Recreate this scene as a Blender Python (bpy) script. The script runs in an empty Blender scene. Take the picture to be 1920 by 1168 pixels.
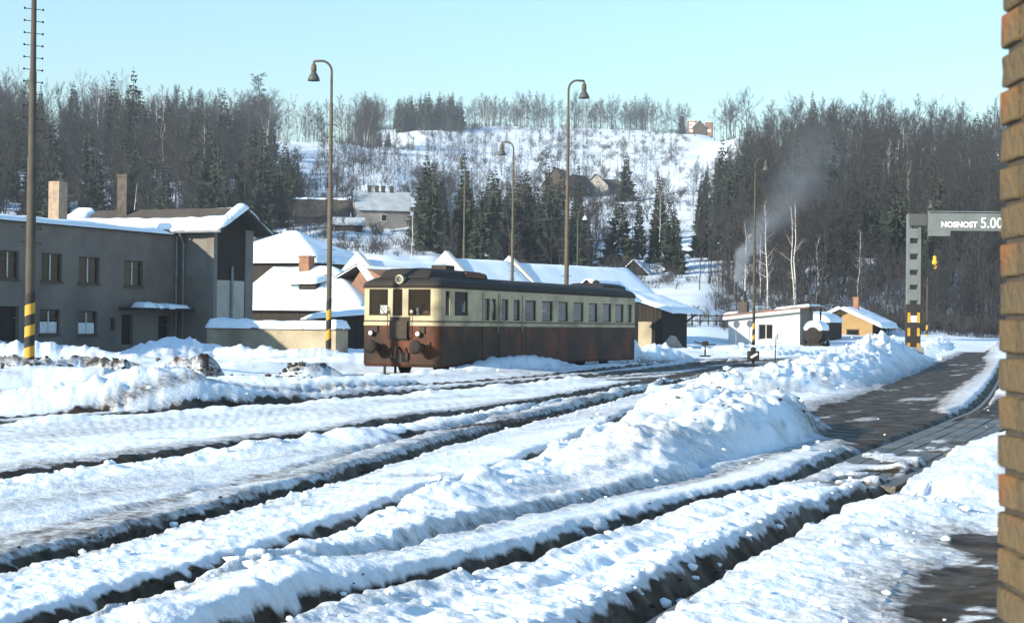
import bpy, bmesh, math, random
import numpy as np
from mathutils import Vector, Matrix, Euler

R = math.radians
SC = bpy.context.scene
COL = SC.collection
rnd = random.Random(7)

# ------------------------------------------------------------------ camera, sky, sun, exposure
EYE = 1.85                     # eye height above the rails
F = 3200.0                     # focal length in pixels of a 1920 wide frame
PITCH = math.atan(24 / F)
ROLL = 0.011
cam_d = bpy.data.cameras.new("camera")
cam = bpy.data.objects.new("camera", cam_d)
COL.objects.link(cam)
SC.camera = cam
cam_d.sensor_fit = 'HORIZONTAL'
cam_d.sensor_width = 36.0
cam_d.lens = 36.0 * F / 1920.0
cam_d.clip_start = 0.1
cam_d.clip_end = 20000
f0 = Vector((0, math.cos(PITCH), math.sin(PITCH)))
u0 = Vector((0, -math.sin(PITCH), math.cos(PITCH)))
r0 = Vector((1, 0, 0))
CR = r0 * math.cos(ROLL) + u0 * math.sin(ROLL)
CU = u0 * math.cos(ROLL) - r0 * math.sin(ROLL)
CF = f0
EYEP = Vector((0, 0, EYE))
cam.matrix_world = Matrix(((CR.x, CU.x, -CF.x, 0), (CR.y, CU.y, -CF.y, 0), (CR.z, CU.z, -CF.z, EYE), (0, 0, 0, 1)))
cam_d.dof.use_dof = True
cam_d.dof.focus_distance = 62
cam_d.dof.aperture_fstop = 11.0

SUN_EL = R(18)
SUN_AZ = math.atan2(-0.81, -0.586)            # compass bearing from +Y towards +X
SUN_DIR = Vector((math.sin(SUN_AZ) * math.cos(SUN_EL), math.cos(SUN_AZ) * math.cos(SUN_EL), math.sin(SUN_EL)))
world = bpy.data.worlds.new("World")
SC.world = world
world.use_nodes = True
wn = world.node_tree
wn.nodes.clear()
w_out = wn.nodes.new('ShaderNodeOutputWorld')
w_bg = wn.nodes.new('ShaderNodeBackground')
w_sky = wn.nodes.new('ShaderNodeTexSky')
w_sky.sky_type = 'NISHITA'
w_sky.sun_disc = False
w_sky.sun_elevation = SUN_EL
w_sky.sun_rotation = SUN_AZ
w_sky.altitude = 400
w_sky.air_density = 1.7
w_sky.dust_density = 0.4
w_sky.ozone_density = 6.0
w_bg.inputs['Strength'].default_value = 0.116
wn.links.new(w_sky.outputs[0], w_bg.inputs['Color'])
wn.links.new(w_bg.outputs[0], w_out.inputs['Surface'])
sun_d = bpy.data.lights.new("sun", 'SUN')
sun_d.energy = 3.9
sun_d.angle = R(0.5)
sun_d.color = (1.0, 0.92, 0.76)
sun = bpy.data.objects.new("sun", sun_d)
sun.rotation_mode = 'QUATERNION'
sun.rotation_quaternion = SUN_DIR.to_track_quat('Z', 'Y')
sun.location = (-40, -20, 60)
COL.objects.link(sun)
SC.view_settings.view_transform = 'Standard'
SC.view_settings.look = 'None'
SC.view_settings.gamma = 1.0
SC.view_settings.use_curve_mapping = False
SC.view_settings.exposure = 1.28
SC.cycles.max_bounces = 6
SC.cycles.diffuse_bounces = 3
SC.cycles.glossy_bounces = 2
SC.cycles.transparent_max_bounces = 16
SC.cycles.volume_bounces = 0
SC.cycles.caustics_reflective = False
SC.cycles.caustics_refractive = False

# ------------------------------------------------------------------ projection helpers (to survey real positions from the photograph)
def ray(px, py):
    return (CF + CR * ((px - 960) / F) + CU * ((584 - py) / F))
def P(px, py, Y):
    d = ray(px, py)
    return EYEP + d * (Y / d.y)
def G(px, py, z=0.0):
    d = ray(px, py)
    return EYEP + d * ((z - EYE) / d.z)
def on_plane(px, py, p0, n):
    d = ray(px, py)
    return EYEP + d * ((Vector(p0) - EYEP).dot(n) / d.dot(n))

TH = R(24.4)                                   # bearing of the station tracks
D = Vector((math.sin(TH), math.cos(TH), 0))    # along the tracks, away
N = Vector((math.cos(TH), -math.sin(TH), 0))   # across the tracks, to the right

# ------------------------------------------------------------------ noise
def _hash(ix, iy, seed):
    h = (ix * 374761393 + iy * 668265263 + seed * 974711) & 0xffffffff
    h = ((h ^ (h >> 13)) * 1274126177) & 0xffffffff
    return ((h ^ (h >> 16)) & 0xffff) / 65535.0
def vnoise(x, y, seed=0):
    x = np.asarray(x, dtype=np.float64); y = np.asarray(y, dtype=np.float64)
    ix = np.floor(x).astype(np.int64); iy = np.floor(y).astype(np.int64)
    fx = x - ix; fy = y - iy
    fx = fx * fx * fx * (fx * (fx * 6 - 15) + 10); fy = fy * fy * fy * (fy * (fy * 6 - 15) + 10)
    a = _hash(ix, iy, seed); b = _hash(ix + 1, iy, seed); c = _hash(ix, iy + 1, seed); d = _hash(ix + 1, iy + 1, seed)
    return (a + (b - a) * fx + (c - a) * fy + (a - b - c + d) * fx * fy) * 2 - 1
def fbm(x, y, octv=4, seed=0, gain=0.5):
    s = 0; amp = 1; tot = 0; c, sn = math.cos(0.6), math.sin(0.6)
    for o in range(octv):
        s = s + amp * vnoise(x, y, seed + o * 17); tot += amp; amp *= gain
        x, y = (x * c - y * sn) * 2.03 + 3.1, (x * sn + y * c) * 2.03 - 1.7
    return s / tot
def sstep(a, b, x):
    t = np.clip((x - a) / (b - a), 0, 1)
    return t * t * (3 - 2 * t)
def catmull(pts, n=8):
    pts = [np.array(p, dtype=float) for p in pts]
    q = [2 * pts[0] - pts[1]] + pts + [2 * pts[-1] - pts[-2]]
    out = []
    for i in range(1, len(q) - 2):
        for k in range(n):
            t = k / n
            out.append(0.5 * ((2 * q[i]) + (-q[i - 1] + q[i + 1]) * t + (2 * q[i - 1] - 5 * q[i] + 4 * q[i + 1] - q[i + 2]) * t * t + (-q[i - 1] + 3 * q[i] - 3 * q[i + 1] + q[i + 2]) * t ** 3))
    out.append(pts[-1])
    return np.array(out)
def pdist(X, Y, pts):
    """signed distance (right positive) to a polyline and the index position of the nearest point"""
    best = np.full(X.shape, 1e9); sg = np.zeros(X.shape); pos = np.zeros(X.shape)
    for i in range(len(pts) - 1):
        ax, ay = pts[i][:2]; bx, by = pts[i + 1][:2]
        dx, dy = bx - ax, by - ay; L2 = dx * dx + dy * dy + 1e-9
        t = np.clip(((X - ax) * dx + (Y - ay) * dy) / L2, 0, 1)
        ex = X - (ax + t * dx); ey = Y - (ay + t * dy)
        d = ex * ex + ey * ey
        m = d < best
        best = np.where(m, d, best); sg = np.where(m, np.where(ex * dy - ey * dx >= 0, 1.0, -1.0), sg); pos = np.where(m, i + t, pos)
    return np.sqrt(best) * sg, pos
def inside(X, Y, poly):
    r = np.zeros(X.shape, bool); n = len(poly)
    for i in range(n):
        x1, y1 = poly[i][:2]; x2, y2 = poly[(i + 1) % n][:2]
        c = ((y1 > Y) != (y2 > Y)) & (X < (x2 - x1) * (Y - y1) / (y2 - y1 + 1e-12) + x1)
        r ^= c
    return r
def pl(px_list, z=0.0, n=6):
    return catmull([tuple(G(x, y, z))[:2] for x, y in px_list], n)

# ------------------------------------------------------------------ materials
MATS = {}
def _rgba(c): return (c[0], c[1], c[2], 1.0)
def mat(name, col, rough=0.8, col2=None, scale=3.0, amt=1.0, bump=0.0, bscale=20.0, metal=0.0, stretch=(1, 1, 1), spec=0.3, lo=0.35, hi=0.65, col3=None, scale3=0.7, lo3=.45, hi3=.7):
    m = bpy.data.materials.new(name); m.use_nodes = True
    nt = m.node_tree; b = nt.nodes['Principled BSDF']
    b.inputs['Roughness'].default_value = rough; b.inputs['Metallic'].default_value = metal
    b.inputs['Specular IOR Level'].default_value = spec
    b.inputs['Base Color'].default_value = _rgba(col)
    tc = nt.nodes.new('ShaderNodeTexCoord'); mp = nt.nodes.new('ShaderNodeMapping')
    mp.inputs['Scale'].default_value = stretch
    nt.links.new(tc.outputs['Object'], mp.inputs['Vector'])
    src = None
    if col2 is not None:
        n = nt.nodes.new('ShaderNodeTexNoise'); n.inputs['Scale'].default_value = scale; n.inputs['Detail'].default_value = 6
        n.inputs['Roughness'].default_value = 0.65
        nt.links.new(mp.outputs[0], n.inputs['Vector'])
        rp = nt.nodes.new('ShaderNodeMapRange'); rp.inputs[1].default_value = lo; rp.inputs[2].default_value = hi; rp.inputs[4].default_value = amt
        nt.links.new(n.outputs[0], rp.inputs[0])
        mx = nt.nodes.new('ShaderNodeMix'); mx.data_type = 'RGBA'
        mx.inputs[6].default_value = _rgba(col); mx.inputs[7].default_value = _rgba(col2)
        nt.links.new(rp.outputs[0], mx.inputs[0]); src = mx.outputs[2]
        if col3 is not None:
            n3 = nt.nodes.new('ShaderNodeTexNoise'); n3.inputs['Scale'].default_value = scale3; n3.inputs['Detail'].default_value = 4
            nt.links.new(tc.outputs['Object'], n3.inputs['Vector'])
            r3 = nt.nodes.new('ShaderNodeMapRange'); r3.inputs[1].default_value = lo3; r3.inputs[2].default_value = hi3
            nt.links.new(n3.outputs[0], r3.inputs[0])
            m3 = nt.nodes.new('ShaderNodeMix'); m3.data_type = 'RGBA'; m3.inputs[7].default_value = _rgba(col3)
            nt.links.new(src, m3.inputs[6]); nt.links.new(r3.outputs[0], m3.inputs[0]); src = m3.outputs[2]
        nt.links.new(src, b.inputs['Base Color'])
    if bump:
        n2 = nt.nodes.new('ShaderNodeTexNoise'); n2.inputs['Scale'].default_value = bscale; n2.inputs['Detail'].default_value = 5
        nt.links.new(mp.outputs[0], n2.inputs['Vector'])
        bp = nt.nodes.new('ShaderNodeBump'); bp.inputs['Strength'].default_value = bump; bp.inputs['Distance'].default_value = 0.05
        nt.links.new(n2.outputs[0], bp.inputs['Height']); nt.links.new(bp.outputs[0], b.inputs['Normal'])
    MATS[name] = m
    return m
def glassmat(name, alpha, col=(0.02, 0.025, 0.03), rough=0.06):
    m = mat(name, col, rough, spec=0.6)
    m.node_tree.nodes['Principled BSDF'].inputs['Alpha'].default_value = alpha
    return m

def snow_material():
    m = bpy.data.materials.new("snow_with_slush"); m.use_nodes = True
    nt = m.node_tree; L = nt.links.new; b = nt.nodes['Principled BSDF']
    geo = nt.nodes.new('ShaderNodeNewGeometry')
    def att(n):
        a = nt.nodes.new('ShaderNodeAttribute'); a.attribute_name = n; return a.outputs['Fac']
    def noise(s, det=5, vec=None):
        n = nt.nodes.new('ShaderNodeTexNoise'); n.inputs['Scale'].default_value = s; n.inputs['Detail'].default_value = det; n.inputs['Roughness'].default_value = .62
        L(vec if vec else geo.outputs['Position'], n.inputs['Vector']); return n.outputs[0]
    def rng(x, a, c, lo=0, hi=1):
        r = nt.nodes.new('ShaderNodeMapRange'); r.inputs[1].default_value = a; r.inputs[2].default_value = c; r.inputs[3].default_value = lo; r.inputs[4].default_value = hi
        L(x, r.inputs[0]); return r.outputs[0]
    def mth(op, a, c):
        q = nt.nodes.new('ShaderNodeMath'); q.operation = op; q.use_clamp = True
        for i, v in enumerate((a, c)):
            if isinstance(v, (int, float)): q.inputs[i].default_value = v
            else: L(v, q.inputs[i])
        return q.outputs[0]
    def mix(fac, a, c):
        x = nt.nodes.new('ShaderNodeMix'); x.data_type = 'RGBA'
        L(fac, x.inputs[0])
        for i, v in ((6, a), (7, c)):
            if isinstance(v, tuple): x.inputs[i].default_value = _rgba(v)
            else: L(v, x.inputs[i])
        return x.outputs[2]
    mp = nt.nodes.new('ShaderNodeMapping'); mp.inputs['Rotation'].default_value = (0, 0, R(-65)); mp.inputs['Scale'].default_value = (0.12, 1.6, 1)
    L(geo.outputs['Position'], mp.inputs['Vector'])
    streak = noise(1.6, 6, mp.outputs[0])
    fine = noise(9.0, 7)
    med = noise(2.2, 5)
    dirt_shade = att('dirt'); bare = att('bare')
    d2 = mth('MULTIPLY', dirt_shade, rng(mth('ADD', mth('MULTIPLY', fine, .5), mth('MULTIPLY', streak, .55)), .36, .62, .45, 1.25))
    b2 = rng(mth('ADD', bare, mth('MULTIPLY', mth('SUBTRACT', mth('ADD', mth('MULTIPLY', fine, .6), mth('MULTIPLY', med, .5)), .3), .55)), .42, .62)
    snow = mix(rng(med, .4, .65), (.83, .88, .90), (.76, .82, .85))
    slush = mix(rng(fine, .36, .64), (.42, .40, .38), (.10, .088, .075))
    ground = mix(rng(mth('ADD', mth('MULTIPLY', med, .5), mth('MULTIPLY', streak, .5)), .42, .6), (.028, .0185, .010), (.080, .060, .040))
    col = mix(b2, mix(d2, snow, slush), ground)
    L(col, b.inputs['Base Color'])
    rgh = mth('SUBTRACT', .75, mth('MULTIPLY', b2, rng(med, .4, .65, .05, .30)))
    L(rgh, b.inputs['Roughness'])
    L(mth('SUBTRACT', .25, mth('MULTIPLY', b2, .17)), b.inputs['Specular IOR Level'])
    bp = nt.nodes.new('ShaderNodeBump'); bp.inputs['Strength'].default_value = .55; bp.inputs['Distance'].default_value = .06
    L(mth('SUBTRACT', .62, mth('MULTIPLY', b2, .35)), bp.inputs['Strength']); L(mth('ADD', mth('MULTIPLY', fine, .6), mth('MULTIPLY', noise(26., 4), .3)), bp.inputs['Height']); L(bp.outputs[0], b.inputs['Normal'])
    return m
M_GROUND = snow_material()
M_SNOW = mat('snow', (.78, .86, .90), .7, (.72, .81, .86), 2.0, bump=.35, bscale=7)
M_HILL = mat('hill_snow', (.76, .84, .88), .8, (.68, .76, .81), .03, col3=(.6, .6, .62), scale3=.11, bump=.4, bscale=.6)

# ------------------------------------------------------------------ mesh building helpers
class MB:
    def __init__(s): s.v = []; s.f = []
    def add(s, verts, faces):
        o = len(s.v); s.v.extend([tuple(v) for v in verts]); s.f.extend([tuple(i + o for i in f) for f in faces]); return s
    def box(s, c, size, rot=None):
        hx, hy, hz = size[0] / 2, size[1] / 2, size[2] / 2
        vs = [Vector((x, y, z)) for z in (-hz, hz) for y in (-hy, hy) for x in (-hx, hx)]
        if rot is not None:
            vs = [rot @ v for v in vs]
        c = Vector(c)
        return s.add([v + c for v in vs], [(0, 2, 3, 1), (4, 5, 7, 6), (0, 1, 5, 4), (2, 6, 7, 3), (0, 4, 6, 2), (1, 3, 7, 5)])
    def b(s, x0, x1, y0, y1, z0, z1): return s.box(((x0 + x1) / 2, (y0 + y1) / 2, (z0 + z1) / 2), (abs(x1 - x0), abs(y1 - y0), abs(z1 - z0)))
    def quad(s, *p): return s.add(p, [tuple(range(len(p)))])
    def tube(s, path, radii, n=8, cap=True):
        path = [Vector(p) for p in path]
        if not hasattr(radii, '__len__'): radii = [radii] * len(path)
        o = len(s.v); up = None
        for i, p in enumerate(path):
            t = (path[min(i + 1, len(path) - 1)] - path[max(i - 1, 0)]).normalized()
            if up is None:
                up = Vector((0, 0, 1)) if abs(t.z) < .9 else Vector((1, 0, 0))
            a = t.cross(up).normalized(); up = a.cross(t).normalized()
            for k in range(n):
                q = 2 * math.pi * k / n
                s.v.append(tuple(p + (a * math.cos(q) + up * math.sin(q)) * radii[i]))
        for i in range(len(path) - 1):
            for k in range(n):
                k2 = (k + 1) % n
                s.f.append((o + i * n + k, o + i * n + k2, o + (i + 1) * n + k2, o + (i + 1) * n + k))
        if cap:
            s.f.append(tuple(o + k for k in reversed(range(n)))); s.f.append(tuple(o + (len(path) - 1) * n + k for k in range(n)))
        return s
    def lathe(s, prof, n=16, base=(0, 0, 0), axis='z'):
        o = len(s.v)
        for r_, h in prof:
            for k in range(n):
                q = 2 * math.pi * k / n; a, b_ = r_ * math.cos(q), r_ * math.sin(q)
                p = (a, b_, h) if axis == 'z' else ((h, a, b_) if axis == 'x' else (a, h, b_))
                s.v.append((p[0] + base[0], p[1] + base[1], p[2] + base[2]))
        for i in range(len(prof) - 1):
            for k in range(n):
                k2 = (k + 1) % n
                s.f.append((o + i * n + k, o + i * n + k2, o + (i + 1) * n + k2, o + (i + 1) * n + k))
        s.f.append(tuple(o + k for k in reversed(range(n)))); s.f.append(tuple(o + (len(prof) - 1) * n + k for k in range(n)))
        return s
    def prism(s, poly, lo, hi, axis='y'):
        """poly: list of 2-D points; axis: the direction of extrusion"""
        def pt(a, b_, h): return (a, h, b_) if axis == 'y' else ((h, a, b_) if axis == 'x' else (a, b_, h))
        n = len(poly)
        return s.add([pt(a, c, lo) for a, c in poly] + [pt(a, c, hi) for a, c in poly],
                     [tuple(reversed(range(n))), tuple(range(n, 2 * n))] + [(i, (i + 1) % n, n + (i + 1) % n, n + i) for i in range(n)])
    def panel(s, O, U, s0, s1, z0, z1, holes, inward, depth):
        """upright wall sheet with real openings; holes = (s0,s1,z0,z1); inward = vector of the reveals"""
        O = Vector(O); U = Vector(U); I = Vector(inward) * depth; Z = Vector((0, 0, 1))
        xs = sorted({s0, s1, *[h[0] for h in holes], *[h[1] for h in holes]}); zs = sorted({z0, z1, *[h[2] for h in holes], *[h[3] for h in holes]})
        pt = lambda a, c: O + U * a + Z * c
        for i in range(len(xs) - 1):
            for j in range(len(zs) - 1):
                cx, cz = (xs[i] + xs[i + 1]) / 2, (zs[j] + zs[j + 1]) / 2
                if any(h[0] < cx < h[1] and h[2] < cz < h[3] for h in holes): continue
                s.quad(pt(xs[i], zs[j]), pt(xs[i + 1], zs[j]), pt(xs[i + 1], zs[j + 1]), pt(xs[i], zs[j + 1]))
        for a, c, d, e in holes:
            for p, q in (((a, d), (a, e)), ((c, e), (c, d)), ((a, e), (c, e)), ((c, d), (a, d))):
                p, q = pt(*p), pt(*q); s.quad(p, q, q + I, p + I)
        return s
def mesh_of(name, mb, m, smooth=False):
    me = bpy.data.meshes.new(name); me.from_pydata(mb.v, [], mb.f); me.materials.append(m)
    if smooth: me.polygons.foreach_set('use_smooth', [True] * len(me.polygons))
    me.update(); return me
def link(name, me, parent=None, loc=None, rz=None):
    o = bpy.data.objects.new(name, me); COL.objects.link(o)
    if parent is not None: o.parent = parent
    if loc is not None: o.location = loc
    if rz is not None: o.rotation_euler = (0, 0, rz)
    return o
def obj(name, mb, m, parent=None, smooth=False, bevel=0):
    o = link(name, mesh_of(name, mb, m, smooth), parent)
    if bevel:
        bv = o.modifiers.new('bevel', 'BEVEL'); bv.width = bevel; bv.segments = 2; bv.limit_method = 'ANGLE'
    return o
def tag(o, label=None, cat=None, group=None, kind=None):
    if label: o['label'] = label
    if cat: o['category'] = cat
    if group: o['group'] = group
    if kind: o['kind'] = kind
    return o
def thing(name, label, cat, loc=(0, 0, 0), rz=0, group=None):
    o = bpy.data.objects.new(name, None); COL.objects.link(o)
    o.location = loc; o.rotation_euler = (0, 0, rz); o.empty_display_size = .3
    return tag(o, label, cat, group)
def npmesh(name, verts, quads, m, smooth=True):
    me = bpy.data.meshes.new(name)
    k = quads.shape[1]
    me.vertices.add(len(verts)); me.vertices.foreach_set('co', verts.astype(np.float32).ravel())
    me.loops.add(quads.size); me.loops.foreach_set('vertex_index', quads.astype(np.int32).ravel())
    me.polygons.add(len(quads)); me.polygons.foreach_set('loop_start', np.arange(0, quads.size, k, dtype=np.int32))
    me.polygons.foreach_set('loop_total', np.full(len(quads), k, dtype=np.int32))
    if smooth: me.polygons.foreach_set('use_smooth', np.ones(len(quads), bool))
    me.materials.append(m); me.update(calc_edges=True); me.validate(); return me
# ------------------------------------------------------------------ the ground: snow, ruts, banks
RAIL_A = pl([(430, 1245), (600, 1168), (749, 1128), (880, 1096), (984, 1062), (1142, 1006), (1240, 972), (1346, 941), (1492, 903), (1613, 853), (1686, 826), (1784, 787), (1842, 757), (1873, 712), (1886, 680)])
RAIL_B = pl([(1090, 1255), (1249, 1150), (1346, 1093), (1443, 1037), (1540, 989), (1638, 945), (1711, 911), (1827, 852), (1880, 816), (1950, 770)])
RUT_2 = pl([(-330, 1190), (0, 1085), (200, 1030), (480, 950), (640, 905), (900, 822), (1050, 783), (1130, 762), (1240, 730), (1330, 706), (1400, 690)])
RUT_3 = pl([(-60, 1260), (180, 1160), (420, 1080), (640, 1003), (900, 907), (1040, 856), (1130, 815), (1205, 778), (1290, 742)])
RUT_1 = pl([(-500, 990), (0, 912), (94, 899), (281, 874), (469, 848), (640, 821), (722, 805), (853, 785), (984, 765), (1142, 735), (1240, 716), (1330, 697), (1405, 684)])
RUT_4 = pl([(-500, 835), (0, 804), (281, 785), (469, 769), (640, 756), (745, 746), (840, 737), (984, 721), (1142, 706), (1240, 696), (1330, 686), (1420, 677)])
RUT_5 = pl([(749, 832), (900, 808), (1052, 785), (1110, 768)])
# the railcar's own track
CAR0 = on_plane(824, 650, P(824, 650, 59), Vector((0, 1, 0)))
CAR_HALF = 1.56
CARC = Vector((CAR0.x, CAR0.y, 0)) - N * CAR_HALF            # centre of the front end, on the track
TRK = [CARC - D * 60, CARC - D * 30, CARC, CARC + D * 25, CARC + D * 45]
def off(pts, d):
    """polyline moved d metres to the right"""
    out = []
    for i, p in enumerate(pts):
        a = pts[max(i - 1, 0)]; b_ = pts[min(i + 1, len(pts) - 1)]
        t = np.array([b_[0] - a[0], b_[1] - a[1]]); t /= np.linalg.norm(t) + 1e-9
        out.append((p[0] + t[1] * d, p[1] - t[0] * d))
    return np.array(out)
CAR_L = np.array([tuple(p - N * .75)[:2] for p in TRK]); CAR_R = np.array([tuple(p + N * .75)[:2] for p in TRK])

# ridges: polyline, height, reach to the left, reach to the right, lumpiness
RIDGES = [
    (off(RUT_3, .50), .17, .34, 2.3, .18),
    (off(RUT_1, .62), .10, .34, 2.6, .20),
    (off(RUT_4, .70), .09, .36, 3.0, .20),
    (off(CAR_R, 1.7), .16, .8, 3.0, .20),
    (off(RAIL_B, .95), .07, .5, 1.8, .12),
]
# banks: control points (px, py, base z, height), half width left, half width right, lumpiness
def bank(pts, n=5):
    p = catmull([tuple(G(x, y, 0))[:2] + (h,) for x, y, h in pts], n); return p
BANKS = [
    (bank([(1000, 960, .06), (1090, 920, .20), (1190, 885, .42), (1290, 858, .54), (1375, 838, .62), (1440, 815, .60), (1455, 800, .50)]), 1.15, .95, .26, 2.4),
    (bank([(1240, 800, .34), (1305, 790, .62), (1400, 780, .34), (1450, 775, .25)]), 1.2, .9, .16, 2.0),
    (bank([(1290, 742, .25), (1370, 742, .40), (1450, 735, .52), (1540, 722, .66), (1610, 700, .95), (1650, 690, 1.25), (1680, 678, .8), (1700, 674, .35), (1725, 662, .3), (1760, 656, .8), (1800, 645, .9), (1835, 636, .7)]), 2.2, 1.9, .36, 1.7),
    (bank([(1855, 660, .5), (1880, 650, .9), (1910, 645, .9)]), 2.0, 2.0, .2, 1.6),
    (bank([(850, 708, .12), (890, 703, .5), (960, 697, .80), (1020, 690, 1.05), (1080, 685, 1.38), (1140, 682, 1.30), (1200, 680, 1.15), (1255, 680, .5), (1290, 680, .15)]), 1.5, 1.9, .14, 1.7),
    (bank([(-60, 772, .30), (60, 770, .42), (180, 768, .62), (290, 763, .80), (380, 757, .5), (480, 748, .35), (600, 738, .36), (700, 728, .28)]), 1.5, 2.3, .16, 1.6),
    (bank([(-100, 725, .45), (60, 722, .5), (200, 724, .42), (300, 728, .35), (480, 727, .28), (560, 722, .1)]), 1.3, 2.2, .14, 1.8),
    (bank([(230, 690, .2), (300, 684, .8), (340, 682, 1.05), (400, 682, .75), (520, 684, .66), (620, 684, .6), (700, 684, .2)]), 2.2, 2.6, .2, 1.8),
    (bank([(-200, 690, .8), (0, 690, .9), (120, 690, .8), (230, 692, .5)]), 3.0, 2.5, .2, 1.8),
    (bank([(1195, 678, .5), (1230, 675, .75), (1262, 676, .3)]), 2.0, 1.6, .4, 1.7),
    (bank([(1330, 668, .3), (1375, 667, .6), (1430, 667, .55), (1460, 664, .3)]), 2.5, 2.0, .25, 1.7),
    (bank([(1480, 655, .5), (1530, 653, .9), (1580, 650, .8)]), 3.0, 2.5, .4, 1.7),
    # the platform side
    (bank([(1250, 1215, .14), (1440, 1112, .15), (1560, 1045, .15), (1650, 1003, .19), (1712, 982, .20), (1745, 978, .14)]), .8, .95, .14, 1.8),
    (bank([(1760, 935, .2), (1820, 905, .3), (1890, 880, .36), (1990, 850, .4)]), 1.3, 1.1, .10, 1.8),
]
DIRT_HEAPS = [([(-60, 706), (30, 708), (90, 706), (170, 704), (235, 708)], .40, .9), ([(285, 708), (295, 708)], .35, .3), ([(330, 706), (365, 705), (390, 707)], .42, .6), ([(415, 713), (470, 708), (530, 710), (590, 713)], .32, .8)]
ROAD = [tuple(G(x, y, 0))[:2] for x, y in [(1478, 790), (1492, 772), (1570, 752), (1655, 722), (1748, 684), (1800, 662), (1838, 640), (1846, 630), (1875, 628), (1868, 650), (1850, 672), (1858, 690), (1800, 738), (1768, 772), (1800, 782), (1872, 745), (2060, 790), (1940, 812), (1830, 850), (1700, 905), (1640, 930), (1480, 925), (1500, 905), (1590, 862), (1575, 845), (1530, 818)]]
PLAT = [tuple(G(x, y, .2))[:2] for x, y in [(1625, 1220), (1660, 1110), (1700, 1050), (1790, 1022), (1752, 985), (1800, 972), (1900, 985), (2300, 1010), (2400, 1250)]]
CROSS_S, CROSS_E = G(1560, 905), G(1830, 815)

HCOL = [  # ground profile seen along each bearing: (distance, height in the frame)
    (-1100, [(170, 600), (220, 480), (300, 320), (450, 180), (560, 150), (1500, 330)]),
    (0,    [(170, 598), (230, 505), (320, 360), (450, 258), (560, 230), (760, 262), (1500, 420)]),
    (200,  [(170, 598), (230, 530), (300, 415), (400, 315), (540, 240), (760, 275), (1500, 420)]),
    (340,  [(170, 598), (225, 530), (275, 440), (320, 375), (400, 320), (540, 250), (760, 280), (1500, 420)]),
    (480,  [(170, 598), (215, 510), (280, 430), (330, 385), (430, 330), (600, 264), (800, 300), (1500, 420)]),
    (620,  [(170, 598), (210, 495), (280, 420), (350, 378), (450, 330), (620, 264), (800, 295), (1500, 420)]),
    (720,  [(170, 598), (210, 485), (278, 434), (350, 362), (500, 315), (660, 275), (720, 290), (850, 241), (1100, 275), (1500, 400)]),
    (800,  [(170, 598), (220, 480), (300, 412), (350, 372), (500, 330), (850, 239), (1100, 270), (1500, 400)]),
    (900,  [(170, 598), (240, 490), (330, 420), (500, 345), (900, 237), (1200, 265), (1600, 400)]),
    (1100, [(170, 598), (235, 505), (330, 410), (450, 366), (600, 305), (920, 241), (1200, 270), (1600, 400)]),
    (1200, [(170, 600), (235, 510), (330, 415), (450, 360), (600, 290), (900, 244), (1200, 275), (1600, 400)]),
    (1300, [(170, 600), (230, 515), (330, 405), (470, 335), (800, 249), (860, 250), (1200, 290), (1600, 400)]),
    (1410, [(185, 603), (225, 530), (300, 410), (420, 330), (640, 252), (900, 300), (1600, 420)]),
    (1550, [(185, 605), (225, 530), (300, 400), (390, 325), (520, 275), (800, 330), (1600, 430)]),
    (1750, [(195, 606), (235, 520), (300, 420), (390, 335), (520, 285), (800, 330), (1600, 430)]),
    (1900, [(215, 608), (250, 530), (310, 420), (400, 335), (520, 290), (800, 330), (1600, 430)]),
    (3100, [(185, 608), (235, 530), (300, 420), (390, 335), (520, 290), (800, 330), (1600, 430)]),
]
def _colz(tab):
    px, lst = tab
    ys = [118]; zs = [-.8]
    for Y, py in lst:
        hor = 608 + ROLL * (px - 960)
        ys.append(Y); zs.append(EYE + (hor - py) / F * Y)
    return px, np.array(ys), np.array(zs)
HC = [_colz(t) for t in HCOL]
def hill_z(X, Y):
    X = np.asarray(X, float); Y = np.asarray(Y, float)
    px = 960 + F * X / np.maximum(Y, 1)
    xs = np.array([c[0] for c in HC], float)
    M = np.stack([np.interp(Y, c[1], c[2]) for c in HC])
    pc = np.clip(px, xs[0], xs[-1] - 1e-6)
    i = np.clip(np.searchsorted(xs, pc, side='right') - 1, 0, len(xs) - 2)
    t = (pc - xs[i]) / (xs[i + 1] - xs[i]); t = t * t * (3 - 2 * t)
    idx = np.arange(X.size).reshape(X.shape)
    Mf = M.reshape(len(xs), -1)
    z = Mf[i.ravel(), idx.ravel()] * (1 - t.ravel()) + Mf[i.ravel() + 1, idx.ravel()] * t.ravel()
    z = z.reshape(X.shape)
    amp = sstep(150, 260, Y)
    return z + amp * (1.3 * fbm(X / 34, Y / 34, 4, 5) + .25 * fbm(X / 4., Y / 4., 3, 9))

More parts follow.
